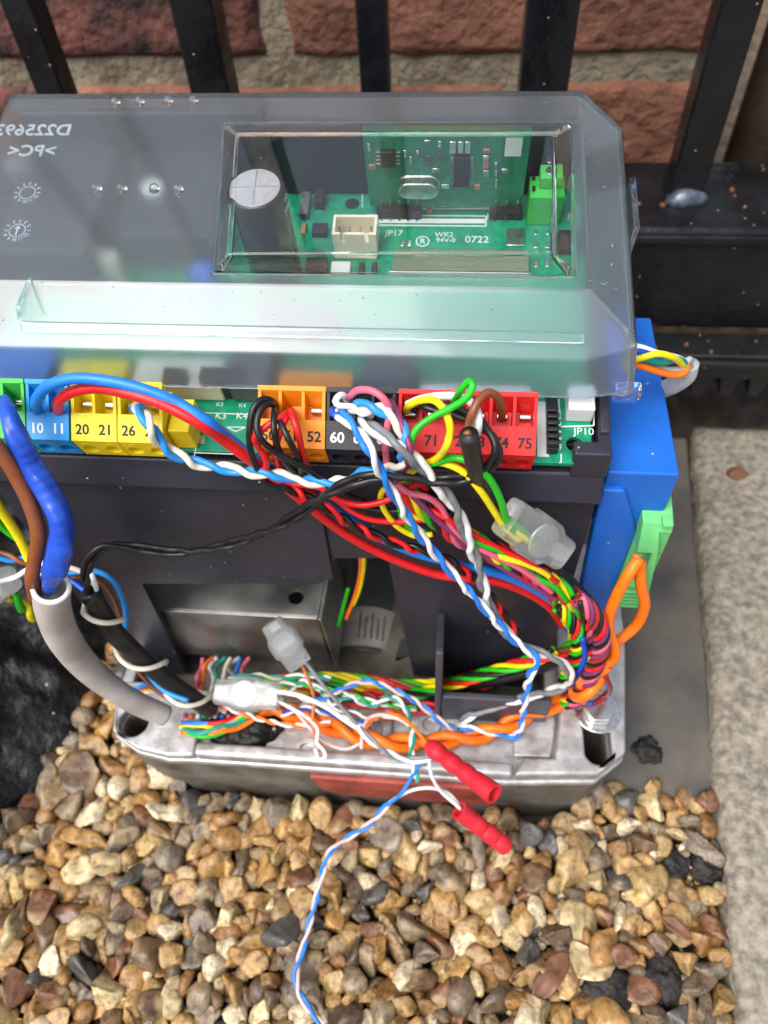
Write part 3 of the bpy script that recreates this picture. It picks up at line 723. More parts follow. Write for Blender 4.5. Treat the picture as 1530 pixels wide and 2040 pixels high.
def bline(pts, wd=0.25, h=0.06):
    q = [np.array(uv(*p, h)) for p in pts]
    for a, b in zip(q[:-1], q[1:]):
        d = (b-a)/np.linalg.norm(b-a); nn = np.array([-d[1], d[0]])*wd/2
        obj('silkscreen_line', G(brd).box((0, 0, 0), (0, 0, 0)) if False else G(brd).prism([(*(a-nn), h), (*(b-nn), h), (*(b+nn), h), (*(a+nn), h)], BW*0.02 if False else (0, 0, 0)) if False else
            G().prism([brd((*(a-nn), h)), brd((*(b-nn), h)), brd((*(b+nn), h)), brd((*(a+nn), h))], BW*0.03), 'silk', board)
btext('JP10', 1163, 860, 2.0); btext('J', 1118, 912, 2.0); btext('K3', 440, 829, 1.9); btext('K4', 482, 829, 1.9)
btext('K3', 438, 806, 1.2); btext('K4', 483, 808, 1.2)
bline([(387, 908), (395, 868)]); bline([(395, 822), (505, 826)]); bline([(388, 902), (500, 906)]); bline([(452, 851), (470, 860), (489, 851), (452, 851)])
bline([(1080, 800), (1082, 910)], 2.6); bline([(1113, 795), (1117, 850), (1183, 848), (1183, 800)], 0.35)
bbox('test_pad', 395, 884, 410, 868, 0.25, 'tin')
bbox('relay', 345, 795, 392, 770, 9, 'chip', bevel=0.4); bbox('relay', 415, 795, 505, 770, 9, 'chip', bevel=0.4)
# pin header and small white socket at the right end
a, b = uv(1088, 905, 0), uv(1110, 812, 0)
hd = obj('pin_header', G(brd).box((a[0], a[1], 0.05), (b[0]-0.3, b[1]+3, 2.6)), 'chip', board, bevel=0.15)
for k in range(6):
    v = a[1]+0.9+k*1.75
    obj('header_block', G(brd).box((a[0]-0.15, v-0.6, 2.65), (b[0]-0.5, v+0.6, 4.4)), 'chip', hd, bevel=0.3)
    obj('pin', G(brd).box((b[0]-0.2, v-0.3, 0.3), (b[0]+0.4, v+0.3, 3.0)), 'tin', hd)
bbox('white_socket', 1126, 840, 1176, 790, 5.5, 'white_nylon', bevel=0.4)

# terminal blocks
PROF = [(-1.9, 0), (-2.7, 8.0), (2, 10.8), (2.8, 11.3), (3.2, 6.9), (7.5, 9.2), (8.1, 14.9), (9, 15.5), (9, 0)]
FACE_N = np.array([-2.8, 4.7]); FACE_N /= np.linalg.norm(FACE_N)
def terminal(colour, u0, pitch, n, nums, label, pm, skip_screw=()):
    root = obj('terminal_block', G(brd).prism([(u0, v, h) for v, h in PROF], (0, 0, 0)) if False else
               G().prism([brd((u0, v, h)) for v, h in PROF], BU*(n*pitch-0.25)), 't_'+colour, board, bevel=0.28)
    root['label'] = label
    u1 = u0+n*pitch-0.25
    # round screw openings on the front
    fd = np.array([-0.8, 8.0]); fd /= np.linalg.norm(fd); fn = np.array([-fd[1], fd[0]])
    for k in range(n):
        uc = u0+(k+0.5)*pitch-0.12; c = np.array([-1.9, 0])+fd*3.3
        cut(root, G().cyl(brd((uc, *(c+fn*2))), brd((uc, *(c-fn*3.2))), 1.85, 20))
        c2 = np.array([-1.9, 0])+fd*6.5
        cut(root, G().prism([brd((uc-0.9, *(c2+fn*1))), brd((uc+0.9, *(c2+fn*1))), brd((uc+0.9, *(c2+fn*1+fd*0.5))), brd((uc-0.9, *(c2+fn*1+fd*0.5)))], (BV*fn[0]+BW*fn[1])*-1.7))
    for k in range(n+1):
        uu = u0+k*pitch-0.5 if 0 < k < n else (u0+0.02 if k == 0 else u1-0.82)
        wd = 0.8
        obj('divider', G().prism([brd((uu, v, h)) for v, h in ((2.7, 11.1), (3.1, 6.7), (7.6, 9.0), (8.2, 14.8))], BU*wd), 't_'+colour, root, bevel=0.12)
    for k in range(n):
        uc = u0+(k+0.5)*pitch
        if k not in skip_screw:
            g = G().cyl(brd((uc-1.25, 6.2, 9.4)), brd((uc+1.2, 6.2, 9.4)), 1.0, 12)
            obj('clamp', g, 'tin', root, bevel=0.15)
        if nums and nums[k]:
            c = np.array([-0.5, 9.31])+FACE_N*0.05
            t = text('printed_number', nums[k], 2.45, brd((uc-0.1, *c)), BU, (BV*4.7+BW*2.8)/math.hypot(4.7, 2.8), pm, root, ext=0.03, bold=0.022)
    # base socket on the board
    obj('socket', G().prism([brd((u0+0.3, v, h)) for v, h in ((9.1, 0.05), (11.4, 0.05), (11.4, 8), (9.1, 8))], BU*(n*pitch-1)), 't_'+colour, root, bevel=0.2)
    return root
def U(px, py): return onW(px, py+12, 9.3)[0]
ug, uc_, uy, uy2, uo, ub, ur = U(-46, 862), U(45, 868), U(136, 865), U(229, 868), U(511, 870), U(648, 872), U(791, 872)
terminal('green', ug-0.1, (uc_-ug)/2, 2, ['L', 'N'], 'green terminal block at the board edge, next to the light blue one', 'print')
terminal('cyan', uc_, (uy-uc_-0.3)/2, 2, ['10', '11'], 'light blue terminal block holding the thick blue and red wires', 'printwhite', (0, 1))
terminal('yellow', uy, (uy2-uy)/2, 2, ['20', '21'], 'yellow terminal block numbered 20 and 21', 'print')
ye = U(322, 868)
terminal('yellow', uy2, (ye-uy2)/2, 2, ['26', '27'], 'yellow terminal block numbered 26 with a twisted pair leaving it', 'print')
s_ = obj('socket', G(brd).box((ye+0.1, 0.6, 0.05), (ye+5.2, 9.5, 8.0)), 't_yellow', board, bevel=0.3)
terminal('orange', uo, (ub-uo)/3, 3, ['50', '51', '52'], 'orange terminal block with black and red wires', 'print', (0, 1))
terminal('black', ub, (ur-ub-0.3)/3, 3, ['60', '61', '62'], 'black terminal block with white numbers', 'printwhite')
re_ = U(1070, 872)
terminal('red', ur, (re_-ur)/6, 6, ['70', '71', '72', '73', '74', '75'], 'long red terminal block numbered up to 75', 'print')

# capacitor
cu, cv, ch = -47.6, 53.0, 30.0
g = G(brd); n = 40; an = [2*math.pi*k/n for k in range(n)]
RC = 6.6
prof = [(RC*0.98, 0.1), (RC, 0.6), (RC, 3.0), (RC*0.94, 3.6), (RC, 4.3), (RC, ch-0.9), (RC*0.975, ch-0.3), (RC*0.92, ch), (RC*0.88, ch-0.15)]
cap = obj('capacitor', g.loft([[(cu+r*math.cos(a), cv+r*math.sin(a), h) for a in an] for r, h in prof]), 'capblack', board, smooth=True)
g = G(brd).cyl((cu, cv, ch-0.7), (cu, cv, ch+0.02), RC*0.885, 40); topc = obj('capacitor_top', g, 'captop', cap, bevel=0.1)
for ang in (0.05, math.pi/2+0.05):
    d = np.array([math.cos(ang), math.sin(ang)])*RC*0.83; q = np.array([-d[1], d[0]])*0.024
    P = [np.array([cu, cv])+s*d+t*q for s, t in ((-1, -1), (1, -1), (1, 1), (-1, 1))]
    obj('vent_line', G().prism([brd((p[0], p[1], ch+0.03)) for p in P], BW*0.12), 'tin', topc)
for s, ang, hh in (('M', -0.05, 27.0), ('104', -0.15, 24.6), ('D', 0.55, 27.8), ('0', -2.5, 27.5)):
    rd = BU*math.cos(ang)+BV*math.sin(ang); tg = -BU*math.sin(ang)+BV*math.cos(ang)
    text('printed_mark', s, 1.7, brd((cu, cv, hh))+rd*(RC+0.06), tg if ang > -1 else -tg*-1, BW, 'printwhite', cap, ext=0.02)
# daughter board
dv = 76.0
dl, dr = onV(722, 267, dv), onV(1058, 275, dv); db = 2.2
dbd = obj('radio_board', G(brd).box((dl[0], dv, db), (dr[0], dv+1.6, dl[1])), 'pcb2', board, bevel=0.15)
dbd['label'] = 'small upright plug-in circuit board with crystal and chips'
def dbox(name, px0, py0, px1, py1, th, m, parent=dbd, bevel=0.12):
    a, b = onV(px0, py0, dv), onV(px1, py1, dv)
    return obj(name, G(brd).box((min(a[0], b[0]), dv-0.03-th, min(a[1], b[1])), (max(a[0], b[0]), dv-0.03, max(a[1], b[1]))), m, parent, bevel=bevel)
dbox('label_sticker', 1004, 313, 1042, 276, 0.1, 'silk')
ic = dbox('chip', 903, 366, 937, 308, 1.6, 'chip')
for k in range(14):
    y = 312+k*3.9
    for x in (897, 938): dbox('chip_lead', x, y+1.5, x+6, y-0.6, 0.5, 'tin', ic, 0.0)
ic2 = dbox('chip', 760, 328, 788, 298, 1.5, 'chip')
for k in range(4):
    y = 302+k*7.4
    for x in (749, 788): dbox('chip_lead', x, y+2.5, x+10, y-1.5, 0.5, 'tin', ic2, 0.0)
a, b = onV(796, 386, dv), onV(874, 347, dv)
g = G(brd); m_ = 24; hw, hh_ = (b[0]-a[0])/2, (b[1]-a[1])/2*0.8; cxx, cww = (a[0]+b[0])/2, (a[1]+b[1])/2
st_ = lambda r: [(cxx+(hw-hh_)*(1 if math.cos(t) > 0 else -1)*1.0+hh_*r*math.cos(t), 0, cww+hh_*r*math.sin(t)) for t in [2*math.pi*(k+.5)/m_ for k in range(m_)]]
g.loft([[(p[0], dv-0.05, p[2]) for p in st_(1.12)], [(p[0], dv-0.5, p[2]) for p in st_(1.12)], [(p[0], dv-0.6, p[2]) for p in st_(1.0)], [(p[0], dv-3.0, p[2]) for p in st_(0.98)], [(p[0], dv-3.3, p[2]) for p in st_(0.8)]])
obj('crystal', g, 'tin', dbd, smooth=False, bevel=0.12)
SM = [(733, 300, 738, 285, 'tin'), (846, 282, 858, 278, 'tin'), (873, 292, 880, 280, 'tin'), (844, 316, 857, 310, 'gray_plastic'), (844, 328, 857, 321, 'gray_plastic'), (870, 318, 884, 308, 'gray_plastic'),
      (896, 305, 909, 281, 'tin'), (912, 305, 924, 281, 'tin'), (926, 305, 938, 281, 'tin'), (962, 304, 976, 297, 'brown'), (962, 318, 974, 308, 'tin'), (962, 334, 974, 322, 'brown'), (962, 350, 974, 338, 'tin'), (985, 330, 991, 322, 'tin'),
      (985, 350, 991, 338, 'tin'), (986, 372, 991, 356, 'tin'), (998, 344, 1012, 335, 'tin'), (805, 312, 810, 298, 'tin'), (816, 325, 821, 310, 'tin'), (830, 305, 835, 298, 'tin'), (736, 336, 748, 328, 'brown'), (862, 342, 876, 334, 'tin'),
      (880, 374, 896, 366, 'tin'), (945, 376, 956, 367, 'brown')]
MT['brown'] = mat('ceramic_brown', (0.36, 0.19, 0.10), 0.5)
for q in SM: dbox('surface_part', *q[:4], 0.7, q[4])
for r0, r1, nn in ((755, 838, 5), (980, 1040, 3)):
    a, b = onV(r0-4, 412, dv-1), onV(r1+2, 412, dv-1)
    hd2 = obj('pin_header', G(brd).box((a[0], dv-2.6, 0.05), (b[0], dv-0.1, 2.9)), 'chip', board, bevel=0.15)
    for k in range(nn):
        u = a[0]+(b[0]-a[0])*(k+0.5)/nn
        obj('pin', G(brd).box((u-0.3, dv-0.75, 2.95), (u+0.3, dv-0.1, 5.2)), 'tin', hd2)
        obj('pin', G(brd).box((u-0.35, dv-3.3, 0.1), (u+0.35, dv-2.65, 0.7)), 'tin', hd2)
btext('JP17', 785, 466, 2.0); btext('JP16', 985, 432, 1.8); btext('JP1', 1140, 434, 1.8); btext('WK2', 885, 469, 1.7); btext('94V-0', 888, 480, 1.6); btext('0722', 950, 479, 2.4)
btext('R', 842, 482, 1.9)
g = G(brd); cc = uv(842, 482, 0.06); g.loft([[(cc[0]+r*math.cos(a), cc[1]+r*math.sin(a)*1.0, 0.07) for a in t_] for r in (1.55, 1.85)], cap=False); obj('logo_ring', g, 'silk', board)
bline([(722, 388), (722, 415)]); bline([(730, 430), (968, 432), (968, 452), (755, 450)], 0.4); bline([(755, 441), (966, 442)], 1.6)
bline([(870, 395), (1030, 396), (1030, 415), (842, 418)], 0.3)
for k in range(6):
    q = uv(882+k*18.2, 410, 0.07); obj('solder_pad', G(brd).cyl((q[0], q[1], 0.05), (q[0], q[1], 0.5), 0.75, 12, 0.4), 'tin', board, bevel=0.0)
    e = 9; 
bline([(862, 402), (975, 402), (975, 418), (862, 418), (862, 402)], 0.25)
ws = bbox('white_connector', 667, 512, 757, 462, 0.8, 'cream', bevel=0.2)
a, b = uv(667, 508, 0.05), uv(757, 470, 0.05); cut_top = 7.4
sk_ = obj('connector_shell', G(brd).box((a[0], a[1], 0.9), (b[0], b[1], cut_top)), 'cream', ws, bevel=0.2)
cut(sk_, G(brd).box((a[0]+0.8, a[1]+0.9, 1.6), (b[0]-0.8, b[1]-0.8, 12)))
cut(sk_, G(brd).box((a[0]+2.2, a[1]-1, 4.4), (a[0]+3.2, a[1]+1.5, 12))); cut(sk_, G(brd).box((b[0]-3.2, a[1]-1, 4.4), (b[0]-2.2, a[1]+1.5, 12)))
for k in range(4):
    u = a[0]+1.6+(b[0]-a[0]-3.2)*k/3; obj('pin', G(brd).box((u-0.25, (a[1]+b[1])/2-0.25, 1.7), (u+0.25, (a[1]+b[1])/2+0.25, 6.4)), 'tin', ws)
gt = bbox('green_terminal', 1048, 450, 1112, 408, 9.5, 't_green', bevel=0.3)
a, b = uv(1050, 445, 0.05), uv(1108, 415, 0.05)
g2 = obj('terminal_head', G(brd).box((a[0]+2.0, a[1]+2.0, 9.7), (b[0]-0.4, b[1]+1.5, 13.0)), 't_green', gt, bevel=0.3)
for k in range(2):
    p = (a[0]+4.8, a[1]+4.6+k*4.0, 13.0); obj('screw', G(brd).cyl(p, (p[0], p[1], 13.3), 1.5, 16), 'tin', gt, bevel=0.1)
    obj('slot_hole', G(brd).box((a[0]+0.2, a[1]+1.2+k*3.8, 9.5), (a[0]+1.1, a[1]+3.0+k*3.8, 9.72)), 'chip', gt)
for q in ((598, 440, 622, 396, 2.4, 'gray_plastic'), (628, 420, 650, 392, 3.2, 'chip'), (622, 475, 655, 455, 1.8, 'chip'), (600, 470, 612, 450, 0.9, 'brown'), (1008, 492, 1045, 458, 0.4, 'tin'), (610, 545, 655, 515, 2.2, 'chip'),
          (660, 548, 700, 526, 1.8, 'silk'), (715, 548, 728, 526, 1.6, 'chip'), (740, 548, 752, 526, 1.6, 'chip'), (798, 494, 807, 482, 0.6, 'tin'), (812, 494, 821, 482, 0.6, 'tin'), (1062, 498, 1072, 486, 0.6, 'tin'), (1086, 498, 1096, 486, 0.6, 'tin'),
          (1064, 472, 1070, 462, 0.6, 'tin'), (1088, 472, 1094, 462, 0.6, 'tin'), (1064, 530, 1072, 512, 0.6, 'tin'), (1086, 530, 1094, 512, 0.6, 'tin'), (770, 424, 790, 418, 0.7, 'tin'), (820, 426, 832, 418, 0.8, 'brown'), (850, 426, 862, 418, 0.8, 'brown'),
          (1010, 430, 1024, 412, 0.6, 'tin')):
    bbox('surface_part', *q[:4], q[4], q[5])
hh2 = uv(702, 407, 0.05); obj('mounting_hole', G(brd).cyl((hh2[0], hh2[1], 0.01), (hh2[0], hh2[1], 0.08), 2.0, 24), 'chip', board)
bp2 = bbox('push_button', 1112, 512, 1150, 475, 2.6, 'chip', bevel=0.3)
lc = bbox('display', 782, 545, 1052, 512, 2.4, 'lcd', bevel=0.2)
obj('display_frame', G(brd).box((uv(776, 548, 0)[0], uv(776, 548, 0)[1]-1.4, 0.05), (uv(1056, 548, 0)[0], uv(776, 548, 0)[1]-0.1, 2.7)), 'silk', lc, bevel=0.2)
# larger parts under the textured side of the lid
obj('transformer_block', G(brd).box((-117, 46, 0.05), (-93, 85, 15)), 'housing', board, bevel=0.8)
obj('transformer_block', G(brd).box((-88, 54, 0.05), (-63, 85, 13)), 'housing', board, bevel=0.8)
cw = uv(308, 385, 12); obj('reflection_blur', G(brd).cyl((cw[0], cw[1], 0.05), (cw[0], cw[1], 13.5), 3.0, 24), 'white_nylon', board, bevel=0.5)  # white cylinder added under the lid to imitate a blurred bright reflection
cw = uv(205, 512, 9); obj('fuse_holder', G(brd).box((cw[0]-6, cw[1]-2, 0.05), (cw[0]+4, cw[1]+2, 9)), 'cream', board, bevel=0.6)
cw = uv(402, 542, 10); obj('blue_relay', G(brd).box((cw[0]-3, cw[1]-3, 0.05), (cw[0]+3, cw[1]+3, 10)), 'bluebox', board, bevel=0.6)
cw = uv(60, 360, 10); obj('varistor', G(brd).cyl((cw[0], cw[1], 0.05), (cw[0], cw[1], 15.6), 4.0, 24), 'gray_plastic', board, bevel=0.5)
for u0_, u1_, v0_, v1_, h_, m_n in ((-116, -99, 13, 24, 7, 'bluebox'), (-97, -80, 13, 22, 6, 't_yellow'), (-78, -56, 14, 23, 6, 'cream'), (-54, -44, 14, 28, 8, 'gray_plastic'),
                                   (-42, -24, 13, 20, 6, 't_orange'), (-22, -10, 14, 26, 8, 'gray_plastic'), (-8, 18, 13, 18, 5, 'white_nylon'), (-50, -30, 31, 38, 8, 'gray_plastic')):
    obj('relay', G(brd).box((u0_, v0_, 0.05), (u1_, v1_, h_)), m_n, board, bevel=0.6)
obj('heat_sink', G(brd).box((-52, 82.5, 0.05), (28, 86, 22)), 'chip', board, bevel=0.4)
obj('rear_partition', G(brd).box((-118, 87, 0.05), (-52, 89.5, 22)), 'housing', board, bevel=0.4)

# ================================================================== CLEAR COVER
cover = thing('clear_cover', brd((-40, 55, 10)), 'clear moulded plastic cover with a raised window over the circuit board', 'cover')
UL = -121
def shell(name, polys, m, th=1.5, bev=0.5):
    """polys: quads/ngons in board coordinates sharing corners; merged and given thickness"""
    keys = {}; vs = []; fs = []
    for p in polys:
        f = []
        for q in p:
            k = tuple(round(c, 2) for c in q)
            if k not in keys: keys[k] = len(vs); vs.append(k)
            f.append(keys[k])
        fs.append(tuple(f))
    o = obj(name, G(brd).add(vs, fs), m, cover)
    so = o.modifiers.new('thick', 'SOLIDIFY'); so.thickness = th*S; so.offset = -1; so.use_even_offset = True
    b = o.modifiers.new('edge', 'BEVEL'); b.width = bev*S; b.segments = 3; b.limit_method = 'ANGLE'; b.angle_limit = math.radians(12)
    o.data.polygons.foreach_set('use_smooth', [True]*len(o.data.polygons))
    wn = o.modifiers.new('wn', 'WEIGHTED_NORMAL')
    return o
T, SL, LP, BT = 25.0, 19.5, 17.5, 8.2     # heights: top, foot of slope, lip top, rim
# window base outline on the top plane
wbl, wbr, wtr, wtl = uv(425, 541, T), uv(1149, 549, T), uv(1141, 243, T), uv(448, 245, T)
WI = [(wbl[0], wbl[1], T), (wbr[0], wbr[1], T), (wtr[0], wtr[1], T), (wtl[0], wtl[1], T)]
vb = 92.0; vf = 29.5; ue = 28.6
A, Bc, Cc, D = (UL, vb, T), (ue, vb, T), (ue, vf, T), (UL, vf, T)
e_b, e_f = (39.2, 85.5, SL), (38.6, 21.5, SL)
F1 = (ue, 20.5, SL); F0 = (UL, 20.5, SL)
L0, L1, L2, L3 = (UL, 16, LP), (ue+0.4, 16, LP), (39.6, 20, LP), (40.0, 86, LP)
R0, R1, R2, R3 = (UL, 12.4, BT), (ue+1, 12.2, BT), (40.6, 14.2, BT), (41.0, 88, 6)
Kb0, Kb1 = (UL, 96, 4), (30, 96, 4)
front = [(D, F0, F1, Cc), (Cc, F1, e_f), (F0, L0, L1, F1), (F1, L1, L2, e_f), (L0, R0, R1, L1), (L1, R1, R2, L2)]
polys = [(A, D, WI[0], WI[3]), (D, Cc, WI[1], WI[0]), (Cc, Bc, WI[2], WI[1]), (Bc, A, WI[3], WI[2]),
         (Cc, e_f, e_b, Bc), (e_f, L2, L3, e_b), (L2, R2, R3, L3), (A, Bc, Kb1, Kb0), (Bc, e_b, L3, R3, Kb1)]
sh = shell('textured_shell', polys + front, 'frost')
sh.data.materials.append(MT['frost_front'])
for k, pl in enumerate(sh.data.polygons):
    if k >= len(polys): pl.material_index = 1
WH = 31.6
ibl, ibr, itr, itl = uv(452, 508, WH), uv(1107, 505, WH), uv(1108, 262, WH), uv(470, 264, WH)
wt = [(ibl[0], ibl[1], WH), (ibr[0], ibr[1], WH), (itr[0], itr[1], WH), (itl[0], itl[1], WH)]
shell('clear_window', [tuple(wt)] + [(WI[i], WI[(i+1) % 4], wt[(i+1) % 4], wt[i]) for i in range(4)], 'clear', 1.3, 0.5)
# clear end wedge of the front pocket, drip edge, rear clip
w0 = onW(30, 625, 22)
q = uv(52, 560, T)
obj('wedge', G().prism([brd((q[0]-2.4, 21.5, 20)), brd((q[0]+0.4, 30.5, 25.2)), brd((q[0]+0.4, 20.8, 26.5))], BU*1.0), 'clear', cover, bevel=0.2)
obj('front_ridge', G(brd).prism([(UL+8, 19.2, 20.1), (UL+8, 21.3, 21.6), (UL+8, 22.2, 20.9), (UL+8, 20.3, 19.4)], (0, 0, 0)) if False else
    G().prism([brd((q[0]-1, v, h)) for v, h in ((18.8, 19.9), (20.7, 21.2), (21.4, 20.7), (19.6, 19.3))], BU*(ue-q[0])), 'clear', cover, bevel=0.25)
obj('rear_clip', G(brd).box((40.3, 52, 10), (41.6, 68, 20)), 'clear', cover, bevel=0.4)
obj('corner_tab', G(brd).box((36.0, 12.4, 6.4), (41.8, 15.5, 11.0)), 'clear', cover, bevel=0.5)
for px, py in ((230, 206), (278, 205), (335, 204), (385, 203), (193, 377), (243, 377), (308, 377), (355, 378)):
    u, v = uv(px, py, T+0.2); g = G(brd); n = 14; an = [2*math.pi*k/n for k in range(n)]
    pr = [(1.35, 0.05), (1.3, 0.5), (1.0, 1.2), (0.55, 1.6), (0.2, 1.7)]
    obj('peg', g.loft([[(u+r*math.cos(a), v+r*math.sin(a), T+h) for a in an] for r, h in pr]), 'clear', cover, smooth=True)
def ctext(s, px, py, size, **k):
    return text('moulded_text', s, size, onW(px, py, T-1.75), BU, BV, 'emboss', cover, ext=0.12, mirror=True, **k)
ctext('D225693', 68, 265, 4.1, bold=0.01); ctext('>PC<', 66, 306, 4.0, bold=0.01)
for (px, py, r, n) in ((57, 388, 3.0, 12), (37, 463, 3.0, 12)):
    c0 = uv(px, py, T-1.75)
    g = G(brd); g.loft([[(c0[0]+rr*math.cos(a), c0[1]+rr*math.sin(a), T-1.75) for a in t_] for rr in (r*0.62, r*0.7)], cap=False); obj('date_ring', g, 'emboss', cover)
    for k in range(n):
        a = 2*math.pi*k/n; p = brd((c0[0]+r*math.cos(a), c0[1]+r*math.sin(a), T-1.75))
        text('moulded_text', str(k+1), 0.95, p, -BU*math.sin(a)+BV*math.cos(a), BU*-math.cos(a)-BV*math.sin(a), 'emboss', cover, ext=0.1)
    if py > 400:
        obj('arrow', G().prism([brd((c0[0]+x, c0[1]+y, T-1.75)) for x, y in ((-0.2, -1.4), (0.2, -1.4), (0.2, 0.5), (0.8, 0.5), (0, 1.5), (-0.8, 0.5), (-0.2, 0.5))], BW*0.1), 'emboss', cover)
g = G(brd); rr_ = random.Random(5); n = 8; an = [2*math.pi*k/n for k in range(n)]
def drop(u, v, h, r):
    g.loft([[(u+r*k*math.cos(a), v+r*k*math.sin(a), h+r*z) for a in an] for k, z in ((1, 0.0), (0.9, 0.35), (0.5, 0.62), (0.12, 0.7))])
for _ in range(110):
    t = rr_.random()
    if t < 0.4: drop(rr_.uniform(-115, 28), rr_.uniform(80, 91), T+0.02, rr_.uniform(0.1, 0.3))
    elif t < 0.75:
        v = rr_.uniform(24, 84); k = rr_.random(); drop(ue+k*9.6, v, T-k*5.3+0.05, rr_.uniform(0.12, 0.4))
    else:
        k = rr_.random(); drop(rr_.uniform(-110, 28), 29-k*8.5, T-0.1-k*5.2, rr_.uniform(0.1, 0.25))
wd_ = obj('water_drops', g, 'water', cover, smooth=True); tag(wd_, kind='stuff')

# ================================================================== BLUE MODULE at the side
bx_ = thing('relay_module', (47, 30, 90), 'bright blue plastic module with green plug mounted on the housing side', 'relay module')
zt = onY(1300, 944, 3.8)[2]; xr2 = onY(1357, 942, 3.8)[0]; xl2 = onY(1243, 946, 3.8)[0]
b1 = obj('case', G().prism([(xl2-4, 3.8, zt), (xr2, 3.8, zt), (xr2, 3.8, zt-22), (xl2-4, 3.8, zt-22)], (0, 57, 0)), 'bluebox', bx_, bevel=0.7, seg=3)
obj('case_back', G().prism([(XR+0.6, 7.5, zt-1), (xl2-4.1, 7.5, zt-1), (xl2-4.1, 60, zt-1), (XR+0.6, 60, zt-1)], (0, 0, -60)), 'bluebox', bx_, bevel=0.6)
p1, p2 = onY(1207, 962, 2.2), onY(1246, 962, 2.2); p3 = onY(1252, 1062, 2.2)
obj('case_step', G().prism([(XR+0.7, 2.2, p1[2]-3), (p2[0]+0.6, 2.2, p1[2]-3), (p3[0], 2.2, p3[2]+6), (p3[0]+2.0, 2.2, p3[2]), (p3[0]+2.0, 2.2, 88), (XR+4, 2.2, 88)], (0, 5.1, 0)), 'bluebox', bx_, bevel=0.8, seg=3)
gx0, gx1 = p3[0]+2.4, onY(1334, 1045, 1)[0]
zg0, zg1 = onY(1290, 1042, 0)[2], onY(1275, 1212, -3)[2]
gc = obj('plug', G().prism([(gx0-0.5, 9.5, zg0+1.5), (gx0-0.5, 0.5, zg0-0.5), (gx0-0.5, -3, zg0-8), (gx0-0.5, -3, zg1), (gx0-0.5, 9.5, zg1)], (gx1-gx0+1.2, 0, 0)), 'greenconn', bx_, bevel=0.5)
q = onY(1272, 1118, -3)
cut(gc, G().box((q[0]-3.6, -8, q[2]-13), (q[0]+2.6, 1.5, q[2]+4)))
cut(gc, G().prism([(gx1-2.4, -3.5, zg0-3), (gx1+2, -3.5, zg0-3), (gx1+2, -3.5, zg1-2)], (0, 3.2, 0)))
for k in range(5):
    obj('plug_rib', G().box((gx0+0.2, -3.7, zg1+1.2+k*1.9), (gx0+5.2, -2.9, zg1+2.1+k*1.9)), 'greenconn', gc, bevel=0.15)
obj('plug_notch', G().box((gx0+4, -1.2, zg0-0.4), (gx0+6.5, 2, zg0+0.9)), 'greenconn', gc, bevel=0.2)

# ================================================================== WIRES
GW = 'loose wires of the gate motor'
def wire(name, label, col, pts, r=0.8, d=-8, group=GW, n=10, m=None, parent=None, step=0.7):
    P = spline([PT(p, d) for p in pts], step); r = r*0.96
    o = obj(name, G().tube(P, r, n), m or 'w_'+col, parent, smooth=True)
    if parent is None: tag(o, label, 'wire', group)
    return o
def twist(name, label, cols, pts, r=0.8, pitch=12, d=-8, group=GW, R=None, phase=0.0, core=None, cat='wire', fray=0):
    P = spline([PT(p, d) for p in pts], 0.55)
    T = np.gradient(P, axis=0); T /= np.linalg.norm(T, axis=1)[:, None]
    N, B = frames(T); s = np.concatenate([[0], np.cumsum(np.linalg.norm(np.diff(P, axis=0), axis=1))])
    root = thing(name, P[0], label, cat, group); k = len(cols); r = r*0.96; R = R or r*1.0
    wob = 0 if (k > 2 or r > 1.2) else np.array([0.25*math.sin(x*0.9+phase*3)+0.2*math.sin(x*0.37+1) for x in s])
    for i, c in enumerate(cols):
        a = 2*math.pi*i/k + phase + 2*math.pi*s/pitch + wob
        Q = P + R*(N*np.cos(a)[:, None] + B*np.sin(a)[:, None])
        obj('core', G().tube(Q, r, 8), 'w_'+c, root, smooth=True)
    if core: obj('core', G().tube(P, R*0.9, 8), 'w_'+core, root, smooth=True)
    return root

# thick supply pair
wire('thick_wire', 'thick blue wire arching from the light blue terminal to the lower right', 'blue',
     [(75, 822, 'w', 9), (73, 796, 'w', 19), (98, 768, 'w', 25), (150, 754, 'w', 27), (220, 760, 'w', 27), (290, 777, 'w', 26), (350, 801, 'w', 24), (410, 838, 'w', 21), (455, 872, -6), (500, 908, -5.5), (560, 948, -4.5), (620, 985, -4), (691, 1030, -3.6),
      (750, 1066, -3.4), (824, 1100, -3), (930, 1128, -3), (1016, 1151, -3), (1103, 1200, -3), (1130, 1250, -2)], 1.32)
wire('thick_wire', 'thick red wire arching from the light blue terminal to the lower right', 'red',
     [(117, 824, 'w', 9), (118, 799, 'w', 18), (145, 780, 'w', 22.5), (190, 773, 'w', 24), (260, 785, 'w', 25), (330, 808, 'w', 24), (400, 845, 'w', 21), (450, 880, -7.5), (500, 917, -7), (560, 962, -6), (620, 1012, -5.2), (679, 1057, -4.6),
      (738, 1092, -4), (805, 1122, -3.6), (875, 1145, -3.4), (938, 1153, -3.4), (993, 1160, -3.4), (1040, 1176, -3.4), (1090, 1206, -3.2), (1120, 1245, -2.4)], 1.32)
